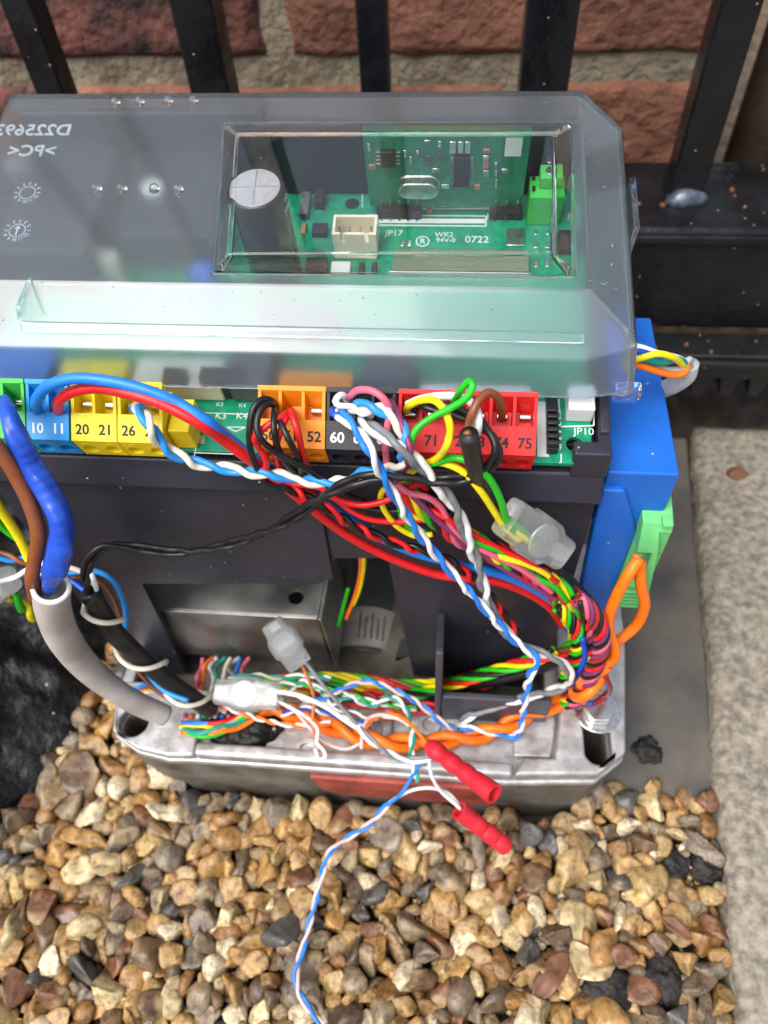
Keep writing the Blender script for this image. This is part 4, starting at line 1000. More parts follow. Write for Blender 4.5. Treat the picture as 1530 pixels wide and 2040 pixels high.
# pair from the second yellow block to the black block
twist('twisted_pair', 'twisted sky blue and cream pair running from the yellow terminal along the board edge', ['skyblue', 'cream'],
      [(270, 812, 'w', 9), (284, 822, 'w', 18.5), (300, 850, 'w', 18.5), (322, 886, -8), (355, 908, -8), (400, 925, -7.5), (450, 933, -7.5), (500, 941, -8.5), (550, 946, -8.5), (600, 956, -8.5), (650, 962, -9), (690, 957, -9), (725, 943, -9), (765, 937, -9.5), (795, 928, -10),
       (806, 900, -11.5), (806, 875, 'w', 20), (795, 845, 'w', 21.5), (770, 822, 'w', 22), (735, 808, 'w', 21.5), (705, 812, 'w', 19), (690, 822, 'w', 15)], 0.85, 13, phase=1.0)
# long black pair
twist('twisted_pair', 'pair of black wires looping from the red terminal across to the black cable', ['black', 'black'],
      [(815, 806, 'w', 9), (850, 808, 'w', 18.5), (900, 818, 'w', 19.5), (945, 838, 'w', 20.5), (980, 868, 'w', 22), (990, 900, -13), (970, 935, -13), (930, 952, -12.5), (870, 957, -12.5), (800, 950, -13), (740, 951, -13.5), (690, 965, -13.5), (640, 992, -13.5), (590, 1028, -13), (540, 1056, -12), (470, 1081, -11),
       (400, 1096, -10), (340, 1100, -10), (270, 1091, -10), (220, 1087, -11), (192, 1100, -13), (174, 1130, -15), (172, 1160, -17), (182, 1195, -19)], 0.85, 46, phase=0.4)
# white spur in the black cable mouth
wire('short_wire', 'short white wire beside the black pair in the cable mouth', 'white', [(196, 1205, -18), (193, 1178, -17.5), (185, 1150, -16.5), (178, 1128, -14)], 0.75)
# black round cable with coloured wires wound round it
cabP = [(181, 1184, -19), (198, 1215, -19.5), (230, 1262, -21), (275, 1306, -22), (330, 1352, -23), (385, 1392, -23.5), (420, 1414, -23)]
CP = spline([PT(p) for p in cabP])
g = G().tube(CP, 2.9, 18); cable = tag(obj('black_cable', g, 'rubber', smooth=True), 'black round cable with a cut end, wound with thin coloured wires', 'cable')
def wind(name, label, col, R, r, pitch, phase, s0=0.0, s1=1.0, lead=None, tail=None):
    T = np.gradient(CP, axis=0); T /= np.linalg.norm(T, axis=1)[:, None]; N, B = frames(T)
    s = np.concatenate([[0], np.cumsum(np.linalg.norm(np.diff(CP, axis=0), axis=1))]); Lg = s[-1]
    ss = np.linspace(s0*Lg, s1*Lg, 160)
    Pi = np.array([[np.interp(x, s, A[:, k]) for k in range(3)] for A in (CP,) for x in ss])
    Ni = np.array([[np.interp(x, s, N[:, k]) for k in range(3)] for x in ss]); Bi = np.array([[np.interp(x, s, B[:, k]) for k in range(3)] for x in ss])
    a = phase+2*math.pi*ss/pitch
    Q = Pi+R*(Ni*np.cos(a)[:, None]+Bi*np.sin(a)[:, None])
    if lead is not None: Q = np.concatenate([spline([PT(p) for p in lead]+[Q[0]]), Q[1:]])
    if tail is not None: Q = np.concatenate([Q[:-1], spline([Q[-1]]+[PT(p) for p in tail])])
    tag(obj(name, G().tube(Q, r, 10), 'w_'+col, smooth=True), label, 'wire', GW)
wind('wound_wire', 'cream wire wound in open rings round the black cable', 'cream', 4.1, 0.78, -25.0, 3.4, 0.06, 0.99, lead=[(120, 1128, -10), (150, 1134, -10), (178, 1150, -11)], tail=[(450, 1420, -22)])
wire('curved_wire', 'sky blue wire curving down behind the black cable', 'skyblue', [(110, 1142, -10), (150, 1140, -9.5), (190, 1138, -9), (220, 1152, -9), (243, 1188, -9), (251, 1225, -10), (250, 1262, -12), (262, 1300, -14), (292, 1340, -20), (330, 1378, -26), (375, 1396, -28)], 0.85)
wire('curved_wire', 'dark brown wire curving inside the sky blue one', 'brown', [(115, 1152, -9), (160, 1150, -8.5), (200, 1160, -8.3), (225, 1190, -8), (240, 1232, -8.5), (246, 1270, -11), (258, 1312, -13), (285, 1350, -19), (325, 1386, -25), (370, 1402, -27)], 0.7)
wire('curved_wire', 'dark blue wire end curving in above the black cable', 'deepblue', [(108, 1132, -9.5), (135, 1152, -11), (160, 1170, -13), (180, 1186, -15)], 0.8)
# grey sheathed mains cable
SP = spline([PT(p) for p in ((102, 1170, -27), (106, 1215, -27), (128, 1272, -27), (172, 1328, -27), (225, 1372, -27.5), (275, 1402, -28), (328, 1425, -28))])
mains = thing('mains_cable', PT((102, 1170, -27)), 'thick grey sheathed cable with its cut end showing blue and brown cores', 'cable')
rr = np.interp(np.linspace(0, 1, len(SP)), [0, 0.05, 0.35, 0.6, 0.8, 0.83, 1], [4.75, 4.55, 4.5, 4.1, 3.6, 3.75, 3.5])
T_ = np.gradient(SP, axis=0); T_ /= np.linalg.norm(T_, axis=1)[:, None]; Nf, Bf = frames(T_)
n = 24; an = [2*math.pi*k/n for k in range(n)]
rings = [[SP[k]+0.62*r_*rr[k]/0.62*(Nf[k]*math.cos(a)+Bf[k]*math.sin(a)) for a in an] for k, r_ in [(k, 1.0) for k in range(len(SP)-1, -1, -1)]]
rings.append([SP[0]+3.5*(Nf[0]*math.cos(a)+Bf[0]*math.sin(a)) for a in an]); 
for k in (3, 8): rings.append([SP[k]+3.3*(Nf[k]*math.cos(a)+Bf[k]*math.sin(a)) for a in an])
obj('sheath', G().loft(rings), 'sheath', mains, smooth=True)
obj('cut_rim', G().loft([[SP[0]-T_[0]*z+q*(Nf[0]*math.cos(a)+Bf[0]*math.sin(a)) for a in an] for q, z in ((4.75, 0), (4.55, 0.5), (3.7, 0.5), (3.5, 0))], cap=False), 'w_white', mains, smooth=True)
obj('core', G().tube(spline([PT((96, 1205, -25)), PT((92, 1178, -26)), PT((97, 1150, -27))]), 1.3, 12), 'w_lightgrey', mains, smooth=True)
BP = spline([PT(p) for p in ((-14, 880, -14), (5, 905, -15), (36, 955, -17), (62, 1010, -20), (76, 1062, -23), (70, 1110, -25), (64, 1150, -27), (70, 1190, -27))])
obj('core', G().tube(BP, 1.72, 14), 'w_brown', mains, smooth=True)
TP = spline([PT(p) for p in ((10, 792, 'w', 9), (14, 815, 'w', 19), (28, 860, -11), (52, 905, -13), (84, 960, -16), (112, 1015, -20), (124, 1062, -23), (116, 1112, -25), (102, 1150, -26.5), (98, 1176, -27))])
g = G(); T2 = np.gradient(TP, axis=0); T2 /= np.linalg.norm(T2, axis=1)[:, None]; N2, B2 = frames(T2)
rad = np.interp(np.linspace(0, 1, len(TP)), [0, 0.08, 0.25, 0.34, 0.5, 0.68, 0.85, 0.93, 1], [1.3, 1.4, 1.9, 2.7, 2.9, 3.0, 3.1, 2.5, 1.5])
rings = []
for k in range(len(TP)):
    sq = 1+0.10*math.sin(k*0.55)+0.05*math.sin(k*1.9)
    rings.append([TP[k]+rad[k]*(N2[k]*math.cos(a)*(1.0+0.10*math.sin(a*2+k*0.12)+0.05*math.sin(a*5+k*0.5))*sq + B2[k]*math.sin(a)*(0.92+0.08*math.sin(a*3+k*0.2))) for a in an])
obj('taped_core', G().loft(rings), 'tape', mains, smooth=True)
# earth wire and small bits at the left edge
E1_ = [(-20, 985, -9), (8, 1025, -9), (40, 1075, -10), (58, 1115, -12)]
wire('earth_wire', 'yellow earth wire dropping behind the brown core at the left edge', 'yellow', E1_, 1.35)
wire('earth_stripe_wire', 'green earth wire lying beside the yellow one at the left edge', 'green', [(-20, 1020, -8), (10, 1055, -8), (45, 1080, -8.5), (62, 1090, -8.5)], 1.0)
twist('twisted_pair', 'twisted blue and brown pair entering from the left edge', ['skyblue', 'brown'], [(-20, 1100, -9), (20, 1112, -9), (55, 1118, -9), (90, 1132, -9.5), (110, 1145, -10)], 0.8, 12)
wire('white_lead', 'white lead running from the left connector behind the mains cable', 'white', [(-5, 1160, -13), (30, 1150, -13), (60, 1132, -14), (95, 1122, -15), (130, 1130, -13)], 0.8)
twist('earth_tail', 'yellow and green earth tail hanging behind the mains cable', ['yellow', 'green'], [(-10, 1170, -6), (25, 1190, -6), (60, 1220, -6), (95, 1245, -5)], 1.2, 14)

# black terminal curls
wire('curled_wire', 'white wire hooked into the black terminal block', 'white', [(690, 796, 'w', 17), (686, 788, 'w', 20), (676, 788, 'w', 21.5), (668, 800, 'w', 21.5), (676, 808, 'w', 20.5), (700, 810, 'w', 20), (722, 824, 'w', 21), (742, 820, 'w', 20), (736, 832, 'w', 16)], 0.75)
wire('curled_wire', 'short blue wire curled in the first well of the black terminal', 'deepblue', [(668, 812, 'w', 16), (662, 820, 'w', 19.5), (668, 828, 'w', 20.5), (682, 824, 'w', 20), (690, 814, 'w', 17)], 0.75)
wire('pink_wire', 'pink wire arched over the top of the black terminal block', 'pink', [(698, 805, 'w', 9), (699, 788, 'w', 20.5), (715, 777, 'w', 24), (742, 779, 'w', 25), (765, 795, 'w', 24.5), (776, 820, 'w', 22), (772, 850, 'w', 19.5), (768, 885, -9), (770, 915, -8), (772, 945, -7), (785, 960, -6.5)], 0.82)
wire('purple_wire', 'purple wire bent down between the black and red terminals', 'purple', [(780, 800, 'w', 15), (786, 812, 'w', 20), (796, 835, 'w', 21.5), (808, 865, 'w', 21), (817, 893, -12.5), (810, 925, -11.5), (795, 948, -10), (782, 960, -8), (770, 950, -7)], 0.8)
twist('twisted_pair', 'twisted blue and white pair hanging from the black terminal to the base, with a kink', ['blue', 'white'],
      [(700, 828, 'w', 9), (676, 826, 'w', 20.5), (692, 838, 'w', 21), (712, 858, 'w', 21), (735, 895, -14), (760, 945, -14.5), (790, 995, -14.5), (825, 1050, -14.5), (868, 1105, -14.5), (910, 1152, -15), (950, 1196, -16), (990, 1240, -17), (1030, 1280, -18), (1066, 1308, -19),
       (1070, 1320, -19.5), (1056, 1345, -20), (1047, 1385, -21), (1041, 1425, -22), (1031, 1462, -22.5), (1018, 1468, -22.5), (985, 1461, -22), (945, 1452, -21.5), (912, 1450, -21)], 0.70, 17, phase=0.6)
twist('twisted_pair', 'twisted grey and white pair sweeping from the black terminal down to the orange wires', ['grey', 'white'],
      [(735, 830, 'w', 9), (728, 843, 'w', 18.5), (752, 860, 'w', 19.5), (795, 888, -12.5), (840, 930, -12), (880, 975, -12), (912, 1022, -12), (932, 1075, -12), (950, 1120, -12), (962, 1165, -12.5), (978, 1215, -13.5), (1005, 1255, -15), (1045, 1290, -16), (1090, 1306, -17), (1118, 1320, -17), (1136, 1345, -17), (1128, 1366, -16), (1090, 1378, -15.5), (1040, 1392, -15.5), (985, 1408, -16), (935, 1428, -17.5), (905, 1455, -19), (893, 1486, -20)], 0.88, 25, phase=2.0)
# red terminal wires
wire('green_wire', 'green wire looping above the red terminal block', 'green', [(900, 826, 'w', 9), (905, 800, 'w', 19), (920, 775, 'w', 26), (934, 760, 'w', 28), (942, 768, 'w', 28.5), (932, 790, 'w', 27), (900, 812, 'w', 24.5), (860, 832, 'w', 22.5), (828, 858, 'w', 21), (815, 895, -11), (815, 925, -8), (830, 932, -7)], 0.82)
wire('yellow_wire', 'yellow wire arching out of the first red terminal', 'yellow', [(810, 822, 'w', 9), (816, 808, 'w', 18), (838, 798, 'w', 20.5), (862, 797, 'w', 22), (882, 812, 'w', 22.5), (896, 845, 'w', 22), (893, 880, -13.5), (872, 912, -11), (835, 930, -8), (800, 955, -6)], 0.85)
wire('white_wire', 'white wire lying across the wells of the red terminal block', 'white', [(812, 806, 'w', 16), (840, 795, 'w', 19), (880, 789, 'w', 20), (915, 791, 'w', 20.5), (940, 803, 'w', 22), (952, 825, 'w', 23), (952, 852, 'w', 23.5), (944, 872, -15.5)], 0.95)
wire('brown_wire', 'brown wire bent over from the heat-shrink sleeve into the red terminal', 'brown', [(1000, 834, 'w', 9), (999, 812, 'w', 19), (990, 790, 'w', 24), (972, 782, 'w', 26), (953, 798, 'w', 26), (938, 832, 'w', 25), (931, 868, -16)], 0.92)
wire('green_wire', 'green wire curving down into the gel connector', 'green', [(800, 925, -7), (830, 928, -8.5), (868, 922, -10.5), (905, 912, -12), (940, 922, -13), (972, 950, -13.5), (995, 990, -13.5), (1008, 1032, -13), (1020, 1060, -12)], 0.85)
wire('yellow_wire', 'yellow wire curving down into the gel connector beside the green one', 'yellow', [(790, 945, -6), (830, 930, -8), (880, 922, -10.5), (920, 938, -12), (955, 975, -12.8), (982, 1015, -12.8), (1002, 1045, -12.5), (1030, 1070, -12)], 0.85)
# sleeved black cable
SV = spline([PT(p) for p in ((934, 866, -16), (940, 900, -15), (948, 935, -13), (962, 975, -9), (982, 1010, -6), (1030, 1062, -5), (1085, 1115, -5), (1140, 1170, -6), (1180, 1215, -8), (1196, 1255, -9))])
slv = thing('sleeved_cable', PT((934, 866, -16)), 'black heat-shrink sleeved cable running from the red terminal to the right corner', 'cable')
obj('sleeve', G().tube(SV, np.interp(np.linspace(0, 1, len(SV)), [0, 0.2, 0.23, 1], [1.95, 1.95, 2.2, 2.2]), 18), 'rubber', slv, smooth=True)
# sleeve print
for k, (px, py) in enumerate(((936, 884), (942, 912), (962, 985), (972, 1004))):
    pass

# loom: many coloured cores twisted together
LOOM = [(775, 962, -5), (815, 985, -6), (860, 1022, -7), (910, 1062, -7.5), (965, 1092, -8), (1030, 1122, -8), (1090, 1158, -8.5), (1145, 1195, -9.5), (1180, 1232, -11), (1190, 1275, -12.5), (1172, 1325, -14), (1148, 1368, -15), (1132, 1398, -15)]
twist('wire_loom', 'twisted loom of red, black, purple, pink and green wires curving round the lower corner', ['red', 'black', 'purple', 'pink', 'red', 'black', 'green', 'yellow'], LOOM, 0.84, 27, R=2.3, phase=0.3, core='black', cat='wire loom')
LOOM2 = [(1100, 1178, -4), (1128, 1222, -6), (1148, 1262, -8), (1135, 1292, -8), (1090, 1316, -6.5), (1020, 1333, -5.5), (950, 1348, -5), (880, 1364, -4.5), (800, 1366, -4), (720, 1356, -4), (640, 1352, -4), (560, 1356, -5), (480, 1378, -7), (430, 1395, -9)]
twist('wire_loom', 'twisted loom of yellow, green, red and brown wires running along under the housing', ['yellow', 'green', 'red', 'brown', 'green', 'yellow'], LOOM2, 0.85, 34, R=1.7, phase=0.2, core='black', cat='wire loom')
twist('wire_loom', 'lower loom of green, yellow and red wires sagging in front of the dark gap', ['green', 'yellow', 'red', 'green', 'black'], [(1105, 1300, -9), (1030, 1325, -9), (960, 1345, -9), (890, 1366, -9), (820, 1384, -8.5), (745, 1384, -8), (670, 1374, -8), (600, 1372, -8), (545, 1380, -8)], 0.8, 30, R=1.5, phase=1.2, cat='wire loom')
twist('twisted_pair', 'twisted dark red pair lying on the base behind the teal pair', ['darkred', 'red'], [(905, 1408, 'z', 44), (850, 1405, 'z', 45), (790, 1400, 'z', 46), (730, 1386, 'z', 48), (670, 1380, 'z', 48)], 0.8, 14)
twist('wire_loom', 'tight twist of pink, red, black and purple wires at the corner', ['pink', 'black', 'purple', 'red', 'black', 'darkred', 'purple'], [(1150, 1192, -14), (1178, 1218, -15.5), (1196, 1252, -17), (1198, 1292, -18), (1182, 1335, -19), (1162, 1372, -19.5), (1142, 1398, -19.5)], 0.72, 17, R=1.75, core='darkred', cat='wire loom')
twist('wire_loom', 'tight twist of yellow, green, black and red wires inside the corner bend', ['yellow', 'black', 'green', 'red', 'black', 'green'], [(1112, 1205, -7), (1136, 1232, -9), (1152, 1262, -11), (1152, 1298, -12), (1135, 1335, -13), (1122, 1368, -14)], 0.72, 14, R=1.75, core='black', cat='wire loom')
wire('blue_wire', 'dark blue wire dropping through the middle of the corner tangle', 'deepblue', [(1160, 1270, -13), (1166, 1310, -15), (1150, 1350, -16), (1156, 1392, -18), (1180, 1402, -20)], 0.95)
wire('red_wire', 'dark red wire curled under the corner tangle beside the bolt', 'darkred', [(1190, 1300, -16), (1205, 1345, -18), (1206, 1385, 'z', 54), (1180, 1402, 'z', 53), (1150, 1402, 'z', 53)], 1.1)
wire('black_sleeve_wire', 'black sleeved wire lying below the yellow and green loom', 'black', [(1150, 1290, -8), (1080, 1330, -9), (1000, 1352, -9), (930, 1368, -8), (880, 1384, -7)], 1.9)
twist('twisted_pair', 'twisted dark red and black pair on the base inside the plastic bracket', ['red', 'black'], [(1075, 1322, -7), (1030, 1342, -7.5), (975, 1362, -7.5), (930, 1378, -7), (890, 1392, -6)], 0.8, 9)
# red and black wires from the orange block
twist('twisted_pair', 'twisted red and black pair lying over the thick blue wire', ['red', 'black'], [(535, 935, -7), (570, 965, -7.6), (610, 992, -8), (655, 1015, -8), (700, 1045, -7.5), (760, 1072, -6.8), (820, 1092, -6.4), (875, 1107, -6.2), (920, 1135, -6), (970, 1182, -5.6), (1000, 1222, -5.5), (1030, 1262, -6)], 0.78, 11, phase=1.2)
wire('red_wire', 'red wire sweeping from the orange terminal to the loom, upper of two', 'red', [(575, 818, 'w', 9), (562, 830, 'w', 19), (530, 850, 'w', 19), (508, 870, 'w', 17.5), (515, 890, -8.5), (530, 915, -8.5), (533, 945, -8), (580, 962, -8), (640, 972, -9), (665, 992, -9.6), (715, 1006, -9.8), (760, 1000, -9.6), (800, 982, -8), (830, 966, -6), (850, 975, -5)], 0.8)
wire('red_wire', 'red wire sweeping from the orange terminal to the loom, lower of two', 'red', [(578, 815, 'w', 9), (582, 828, 'w', 19), (592, 855, 'w', 18.5), (600, 890, -8), (615, 935, -6.5), (660, 985, -6), (700, 1018, -7), (735, 1034, -7.5), (790, 1040, -7), (850, 1036, -6.5), (905, 1050, -6)], 0.78)
wire('red_wire', 'red wire dropping straight from the orange terminal behind the black ones', 'red', [(574, 820, 'w', 9), (568, 836, 'w', 18.5), (555, 870, 'w', 17), (548, 905, -7), (560, 935, -6), (590, 962, -5.5), (630, 990, -5.5)], 0.8)
wire('black_wire', 'black wire looped left out of the orange terminal, outer loop', 'black', [(545, 808, 'w', 9), (540, 798, 'w', 19.5), (522, 796, 'w', 21.5), (506, 812, 'w', 21.5), (498, 850, 'w', 19), (498, 890, -9), (510, 930, -8.5), (530, 958, -7.5), (580, 978, -7)], 0.8)
wire('black_wire', 'black wire looped left out of the orange terminal, inner loop', 'black', [(548, 812, 'w', 9), (540, 804, 'w', 19.5), (524, 810, 'w', 21.5), (512, 838, 'w', 21), (516, 868, 'w', 19.5), (545, 898, -10), (590, 922, -9.5), (640, 952, -8.5), (690, 985, -7), (735, 1005, -6.5)], 0.8)
wire('black_wire', 'black wire hanging straight from the first orange well', 'black', [(548, 815, 'w', 9), (546, 826, 'w', 20), (546, 860, 'w', 19.5), (560, 905, -9), (595, 948, -7.5), (645, 980, -6.5), (700, 1005, -6), (770, 1018, -6), (840, 1015, -6), (885, 1018, -6), (905, 1040, -5.5)], 0.75)
wire('black_wire', 'black wire slanting down across the orange numbers', 'black', [(550, 818, 'w', 9), (556, 836, 'w', 19), (575, 875, 'w', 18.5), (596, 918, -8.5), (600, 945, -7.5)], 0.75)
# tangle under the red block
wire('yellow_wire', 'yellow wire in a loose loop hanging below the black terminal', 'yellow', [(812, 950, -6), (790, 965, -6.5), (765, 975, -7), (758, 995, -7.2), (775, 1030, -7), (800, 1055, -6.8), (830, 1068, -6.8), (862, 1064, -6.6)], 0.78)
wire('green_wire', 'green wire in a loose loop hanging below the black terminal', 'green', [(800, 950, -5.5), (782, 968, -6), (798, 985, -6), (797, 1020, -6), (815, 1050, -5.8), (850, 1060, -5.6)], 0.78)
wire('green_wire', 'short green wire crossing the loose yellow loop', 'green', [(796, 1008, -6.6), (815, 1004, -6.8), (850, 1006, -6.6), (880, 1025, -5.5)], 0.75)
wire('yellow_wire', 'short yellow wire rising behind the blue and white pair', 'yellow', [(798, 1015, -6), (830, 1030, -6.4), (865, 1040, -6.2), (905, 1060, -5.5)], 0.75)
wire('pink_wire', 'pink wire curving into the start of the loom', 'pink', [(785, 960, -8), (815, 982, -9), (850, 990, -9), (878, 1010, -9), (900, 1050, -10), (930, 1080, -10.5), (980, 1105, -11), (1040, 1135, -11), (1100, 1180, -11.5)], 0.82)
wire('red_wire', 'red wire lying along the top of the loom', 'red', [(845, 1010, -8), (880, 1028, -9.5), (920, 1050, -10), (960, 1075, -10), (1010, 1100, -10), (1060, 1125, -11), (1110, 1160, -11)], 0.8)
wire('purple_wire', 'purple wire lying along the lower side of the loom', 'purple', [(800, 965, -7), (835, 1000, -9), (870, 1035, -10), (920, 1075, -10.5), (975, 1115, -10.5), (1040, 1155, -11), (1110, 1195, -11.5)], 0.8)
wire('green_wire', 'green wire surfacing along the loom towards the corner', 'green', [(905, 1055, -9), (960, 1085, -10.6), (1010, 1104, -10), (1060, 1145, -10.6), (1105, 1170, -11.5), (1130, 1198, -12)], 0.8)
wire('yellow_wire', 'yellow wire surfacing along the loom towards the corner', 'yellow', [(960, 1098, -9), (1000, 1110, -11), (1050, 1125, -11.3), (1085, 1142, -11.3), (1110, 1165, -10)], 0.8)
# thick orange pair
twist('orange_pair', 'thick orange twisted pair running along the base from the green plug', ['orange', 'orange'],
      [(1205, 1318, -16), (1190, 1345, -18), (1165, 1372, -21), (1130, 1392, 'z', 53), (1080, 1412, 'z', 49), (1030, 1435, 'z', 47), (970, 1460, 'z', 46), (900, 1474, 'z', 46), (820, 1480, 'z', 46), (740, 1474, 'z', 46), (680, 1456, 'z', 46), (620, 1432, 'z', 47), (560, 1415, 'z', 48), (520, 1408, 'z', 48)], 1.7, 26, R=1.75, cat='wire')
wire('orange_wire', 'thick orange wire leg nearer the blue module', 'orange', [(1273, 1112, -6), (1255, 1140, -9), (1232, 1180, -11), (1214, 1225, -13), (1213, 1260, -15), (1226, 1292, -16), (1222, 1312, -17), (1195, 1328, -18), (1175, 1350, -20)], 1.6)
wire('orange_wire', 'thick orange wire leg bulging out to the right below the green plug', 'orange', [(1275, 1120, -5), (1276, 1160, -7), (1284, 1205, -8), (1268, 1245, -9), (1240, 1270, -11), (1212, 1290, -13), (1190, 1312, -15), (1200, 1340, -18)], 1.6)
g = G().cyl(PT((1268, 1110, -6.5)), PT((1270, 1104, -6)), 1.1, 12); tag(obj('copper_end', g, 'w_copper', smooth=False), 'bare copper end of the orange wire in the green plug', 'wire end')
# bundle at the left under the housing
jr = random.Random(21)
for i, (c, x, t) in enumerate((('pink', 395, 0), ('orange', 408, 2), ('white', 422, 1), ('teal', 434, 3), ('cream', 445, 2), ('lightgrey', 456, 4), ('blue', 470, 3), ('pink', 482, 5))):
    wire('bundle_wire', '%s wire rising from the cable pit in the bundle beside the transformer bracket' % {'lightgrey': 'light grey'}.get(c, c) if i != 7 else 'outermost pink wire rising from the cable pit beside the transformer bracket', c,
         [(x+14+jr.uniform(-9, 12), 1310, 3), (x+4+jr.uniform(-9, 9), 1328, 0+jr.uniform(-1.5, 1)), (x-2+t+jr.uniform(-9, 9), 1350, -4+jr.uniform(-2, 1)), (x-6+3*t+jr.uniform(-10, 10), 1374, -8+jr.uniform(-2, 1)), (x-14+2*t+jr.uniform(-8, 8), 1402, -13), (x-28, 1428, 'z', 48.5)], 0.8, group='wires bundled beside the transformer bracket')
for i, (c, dy) in enumerate((('blue', 0), ('red', 8), ('yellow', 13), ('teal', 18), ('lightgrey', 23), ('green', 28), ('orange', 33))):
    nm = {'lightgrey': 'light grey'}.get(c, c)
    wire('bundle_wire', '%s wire lying across the front of the cable pit' % nm, c, [(362+jr.uniform(-8, 8), 1440+dy*0.6, 'z', 49), (400, 1442+dy*0.8+jr.uniform(-8, 6), 'z', 50.5+jr.uniform(-0.6, 1.4)), (440, 1437+dy*0.7+jr.uniform(-9, 7), 'z', 50.5+jr.uniform(-0.6, 1.6)), (475, 1424+dy*0.6+jr.uniform(-8, 7), 'z', 49.5), (500+dy+jr.uniform(-10, 12), 1400+dy*0.3, 'z', 48.5)], 0.85, group='wires across the cable pit')
for i, (c, dy) in enumerate((('skyblue', 0), ('pink', 9), ('yellow', 17), ('white', 24))):
    wire('bundle_wire', '%s wire running under the black cable towards the base corner' % {'skyblue': 'sky blue'}.get(c, c), c, [(262, 1375+dy*0.5, -20), (300, 1362+dy*0.6, -20), (340, 1362+dy*0.6, -20), (380, 1380+dy*0.4, -19), (410, 1405, -18)], 0.8, group='wires under the black cable')
for i, (ca, cb, la, pts) in enumerate((
    ('orange', 'white', 'orange and white', [(430, 1402, 'z', 52), (480, 1420, 'z', 52), (540, 1438, 'z', 50), (600, 1446, 'z', 49), (660, 1440, 'z', 49)]),
    ('green', 'white', 'green and white', [(500, 1372, 'z', 55), (560, 1362, 'z', 57), (620, 1366, 'z', 57), (690, 1382, 'z', 55), (760, 1402, 'z', 51), (830, 1412, 'z', 49)]),
    ('brown', 'white', 'brown and white', [(520, 1395, 'z', 52), (580, 1388, 'z', 54), (640, 1402, 'z', 52), (700, 1420, 'z', 49), (760, 1432, 'z', 48), (820, 1428, 'z', 48)]),
    ('teal', 'cream', 'teal and cream', [(455, 1352, 'z', 60), (500, 1345, 'z', 60), (560, 1350, 'z', 58), (610, 1345, 'z', 58), (660, 1352, 'z', 57)]),
    ('deepblue', 'white', 'dark blue and white', [(560, 1424, 'z', 50), (610, 1410, 'z', 52), (650, 1422, 'z', 50), (700, 1434, 'z', 48), (740, 1450, 'z', 48)]))):
    twist('thin_pair', 'thin %s pair lost in the tangle on the base' % la, [ca, cb], pts, 0.55, 9+i, phase=i)
wire('red_wire', 'red wire lying flat on the base behind the orange pair', 'red', [(600, 1398, 'z', 45), (680, 1402, 'z', 45), (760, 1412, 'z', 44), (840, 1420, 'z', 44), (890, 1412, 'z', 45)], 0.7)
# thin pairs on the base
twist('thin_pair', 'thin blue and white pair arching over the base in the middle', ['blue', 'rose'], [(585, 1418, 'z', 47), (615, 1400, 'z', 50), (655, 1385, 'z', 56), (700, 1364, 'z', 60), (735, 1358, 'z', 61), (785, 1374, 'z', 60), (835, 1402, 'z', 57), (885, 1442, 'z', 52), (905, 1452, 'z', 50)], 0.62, 11)
twist('thin_pair', 'thin teal and white pair curling over the base in the middle', ['teal', 'white'], [(560, 1400, 'z', 50), (580, 1372, 'z', 55), (605, 1358, 'z', 58), (635, 1372, 'z', 56), (660, 1402, 'z', 52), (680, 1392, 'z', 53), (700, 1388, 'z', 54), (725, 1402, 'z', 52), (745, 1405, 'z', 52), (770, 1390, 'z', 56), (795, 1396, 'z', 57), (815, 1425, 'z', 56), (822, 1465, 'z', 54), (820, 1505, 'z', 53), (832, 1558, 'z', 49)], 0.62, 10)
twist('white_pair', 'white and grey leads twisting from the gel connector to the red crimp', ['white', 'grey'], [(712, 1446, 'z', 62), (745, 1480, 'z', 60), (785, 1506, 'z', 57), (825, 1514, 'z', 56), (860, 1508, 'z', 57), (878, 1496, 'z', 59)], 0.72, 17)
wire('white_lead', 'white lead sweeping right from the lower gel connector', 'white', [(535, 1378, 'z', 63), (570, 1380, 'z', 65), (610, 1390, 'z', 66), (655, 1412, 'z', 65), (695, 1440, 'z', 63), (716, 1452, 'z', 62)], 0.8)
wire('grey_lead', 'grey lead slanting down from the upper gel connector', 'grey', [(604, 1312, 'z', 78), (640, 1360, 'z', 73), (680, 1408, 'z', 67), (712, 1444, 'z', 62.5)], 0.72)
wire('copper_lead', 'brown striped lead drooping from the upper gel connector to a loop', 'copper', [(600, 1322, 'z', 76), (614, 1352, 'z', 72), (626, 1395, 'z', 64), (623, 1430, 'z', 59), (628, 1470, 'z', 55), (645, 1490, 'z', 53), (640, 1508, 'z', 52), (625, 1498, 'z', 53)], 0.6)
wire('white_lead', 'thin white lead looping down from the lower gel connector', 'white', [(545, 1392, 'z', 62), (575, 1408, 'z', 61), (610, 1428, 'z', 59), (632, 1452, 'z', 57), (632, 1480, 'z', 55), (645, 1495, 'z', 54), (648, 1508, 'z', 53), (636, 1512, 'z', 53), (628, 1492, 'z', 54)], 0.6)
wire('rose_lead', 'thin rose lead crossing the orange pair near the cable pit', 'rose', [(575, 1402, 'z', 55), (600, 1430, 'z', 53), (625, 1458, 'z', 52), (650, 1480, 'z', 51), (690, 1492, 'z', 50), (720, 1480, 'z', 50)], 0.58)
wire('orange_lead', 'thin orange lead bowed into the top of the upper red crimp', 'orange', [(728, 1452, 'z', 52), (745, 1432, 'z', 56), (780, 1422, 'z', 60), (808, 1434, 'z', 63), (832, 1458, 'z', 65), (856, 1488, 'z', 66)], 0.6)
wire('white_lead', 'thin white lead bowed beside the thin orange one', 'rose', [(720, 1492, 'z', 50), (722, 1460, 'z', 52), (732, 1434, 'z', 56), (755, 1424, 'z', 59), (790, 1430, 'z', 60), (815, 1445, 'z', 63)], 0.62)
